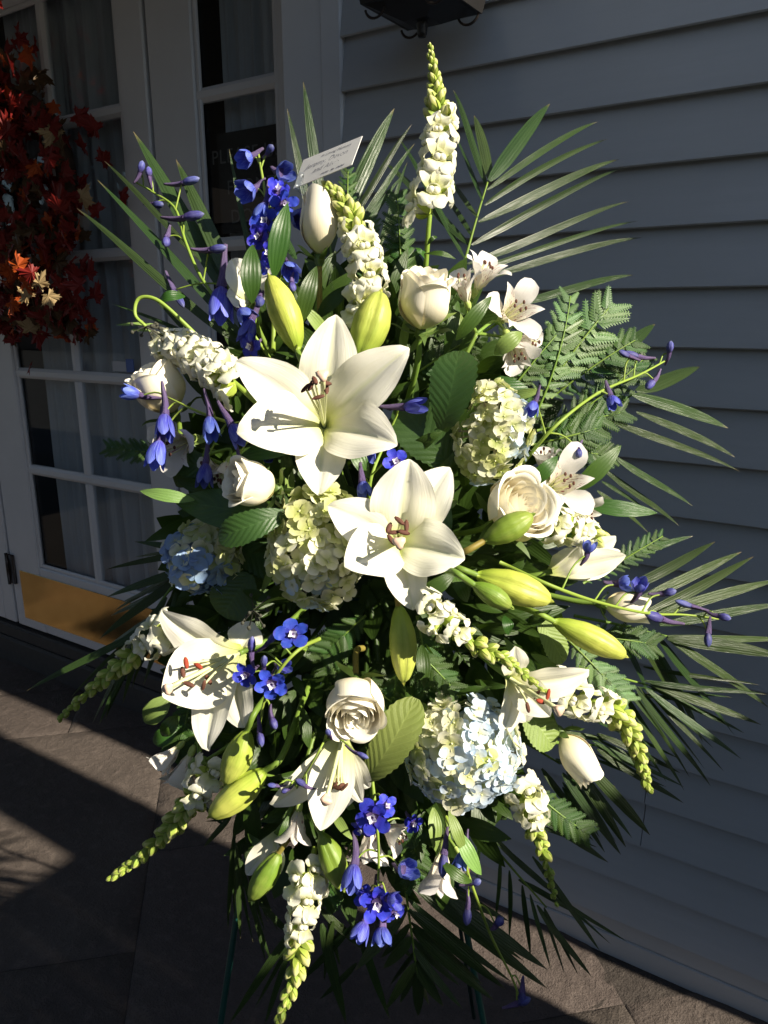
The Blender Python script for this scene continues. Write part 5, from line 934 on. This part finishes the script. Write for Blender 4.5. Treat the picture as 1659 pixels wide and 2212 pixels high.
for i in range(190):    # nearer leaves that catch the sun between the blooms
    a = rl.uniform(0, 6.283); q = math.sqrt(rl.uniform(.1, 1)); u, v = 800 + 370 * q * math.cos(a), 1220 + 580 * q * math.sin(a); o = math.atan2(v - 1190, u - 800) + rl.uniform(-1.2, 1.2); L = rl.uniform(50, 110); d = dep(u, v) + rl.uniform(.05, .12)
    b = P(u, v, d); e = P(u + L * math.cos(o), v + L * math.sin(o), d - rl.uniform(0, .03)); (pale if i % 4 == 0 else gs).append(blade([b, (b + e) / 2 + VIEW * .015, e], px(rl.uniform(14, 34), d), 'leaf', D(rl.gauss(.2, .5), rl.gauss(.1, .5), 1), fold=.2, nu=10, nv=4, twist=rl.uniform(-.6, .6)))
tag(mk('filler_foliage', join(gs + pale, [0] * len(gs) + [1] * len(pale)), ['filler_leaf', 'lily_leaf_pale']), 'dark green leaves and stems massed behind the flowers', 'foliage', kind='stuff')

# ---- small dry umbels and a curled tendril
um = thing('seed_sprig', 'small dark dried seed sprig on a thin green stalk, above the vivid blue blooms', 'sprig', P(640, 1290, .86))
mk('stalk', tube([P(640, 1290, .86), P(590, 1295, .84), P(548, 1318, .83)], .0016, n=6), 'stem_light', um)
ru = random.Random(3)
for i in range(14):
    e = P(548 + ru.uniform(-25, 40), 1318 + ru.uniform(-35, 40), .83 + ru.uniform(-.015, .015)); mk('seed_head', join([tube([P(548, 1318, .83), e], .0006, n=4), ell(e, (.0022, .0022, .0022), 6, 4)]), 'dry_seed', um)
um2 = thing('seed_sprig', 'curled green shoot ending in a dark seed cluster at the left edge', 'sprig', P(460, 760, .93))
mk('stalk', tube([P(460, 760, .95), P(400, 700, .93), P(340, 648, .92), P(300, 645, .92), P(292, 680, .92), P(315, 705, .92)], .0026, .002, 7), 'stem_light', um2)
for i in range(16):
    e = P(322 + ru.uniform(-40, 40), 712 + ru.uniform(-20, 22), .92 + ru.uniform(-.015, .015)); mk('seed_head', join([tube([P(315, 705, .92), e], .0007, n=4), ell(e, (.0024, .0024, .0024), 6, 4)]), 'dry_seed', um2)
leaf_part(um2, 335, 700, 250, 702, 9, 'lily_leaf_pale', 0, .004); leaf_part(um2, 330, 715, 283, 712, 8, 'lily_leaf_pale', 0, .004); leaf_part(um2, 400, 640, 340, 655, 26, 'lily_leaf', 0, .03)

# ---- the card on its plastic pick
dC = .905
corner = {k: P(u, v, dC + z) for k, u, v, z in (('tl', 656, 346, .012), ('tr', 783, 294, -.042), ('br', 760, 356, -.058), ('bl', 634, 408, -.004))}
cx_ = nz(corner['tr'] - corner['tl']); cy_ = corner['tl'] - corner['bl']; cy_ = nz(cy_); cn = nz(np.cross(cx_, cy_)); 
if cn @ VIEW < 0: cn = -cn
cd_ = thing('gift_card', 'white handwritten memorial card tilted in a clear plastic holder above the rosebud', 'card', (corner['bl'] + corner['br']) / 2)
V = np.array([corner[k] + s * cn * .0004 for s in (1, -1) for k in ('tl', 'tr', 'br', 'bl')]); mk('card', (V, [(0, 1, 2, 3), (7, 6, 5, 4), (0, 1, 5, 4), (1, 2, 6, 5), (2, 3, 7, 6), (3, 0, 4, 7)], V[:, [0, 2]]), 'card_paper', cd_, False)
def card_pt(a, b): return (corner['tl'] * (1 - a) + corner['tr'] * a) * (1 - b) + (corner['bl'] * (1 - a) + corner['br'] * a) * b + cn * .0007
sk = corner['tr'] - corner['tl']; cyt = np.cross(cn, cx_)
for s, a, b, size in (('In Loving Memory', .60, .20, .0062), ('Jeremy, Devon', .47, .46, .0105), ('and Alivia', .50, .70, .0100)):
    Mx = frame(card_pt(a, b), cn, cyt, 1.0); text('lettering', s, size, Mx, 'ink', cd_, .5, .00005, 1.0, -size * .018)
for a0, a1 in ((.47, .60), (.64, .69), (.73, .86)):      # the unreadable last line: pen scribble
    q = np.linspace(a0, a1, 26); mk('pen_line', tube([card_pt(s, .87 + .022 * math.sin(i * 1.9) + .012 * math.sin(i * .7)) for i, s in enumerate(q)], .00016, n=4, k=78), 'ink', cd_)
hold = thing('card_holder', 'clear plastic pick gripping the white card', 'card holder', P(664, 640, .93))
mk('clip', sweep([card_pt(.10, .60) + cn * .002, card_pt(.12, .85) + cn * .003, card_pt(.14, 1.05) + cn * .003, P(665, 420, .90)], [.0022, .0035, .0045, .004], 8, 2, .35), 'clear_plastic', hold)
for s in (-1, 1): mk('prong', tube([P(662, 418, .90), P(668 + 14 * s, 405, .898), P(672 + 10 * s, 385, .897)], .0016, n=6), 'clear_plastic', hold)
mk('rod', tube([P(664, 418, .902), P(700, 545, .925), P(725, 660, .95)], .0022, n=8), 'clear_plastic', hold)
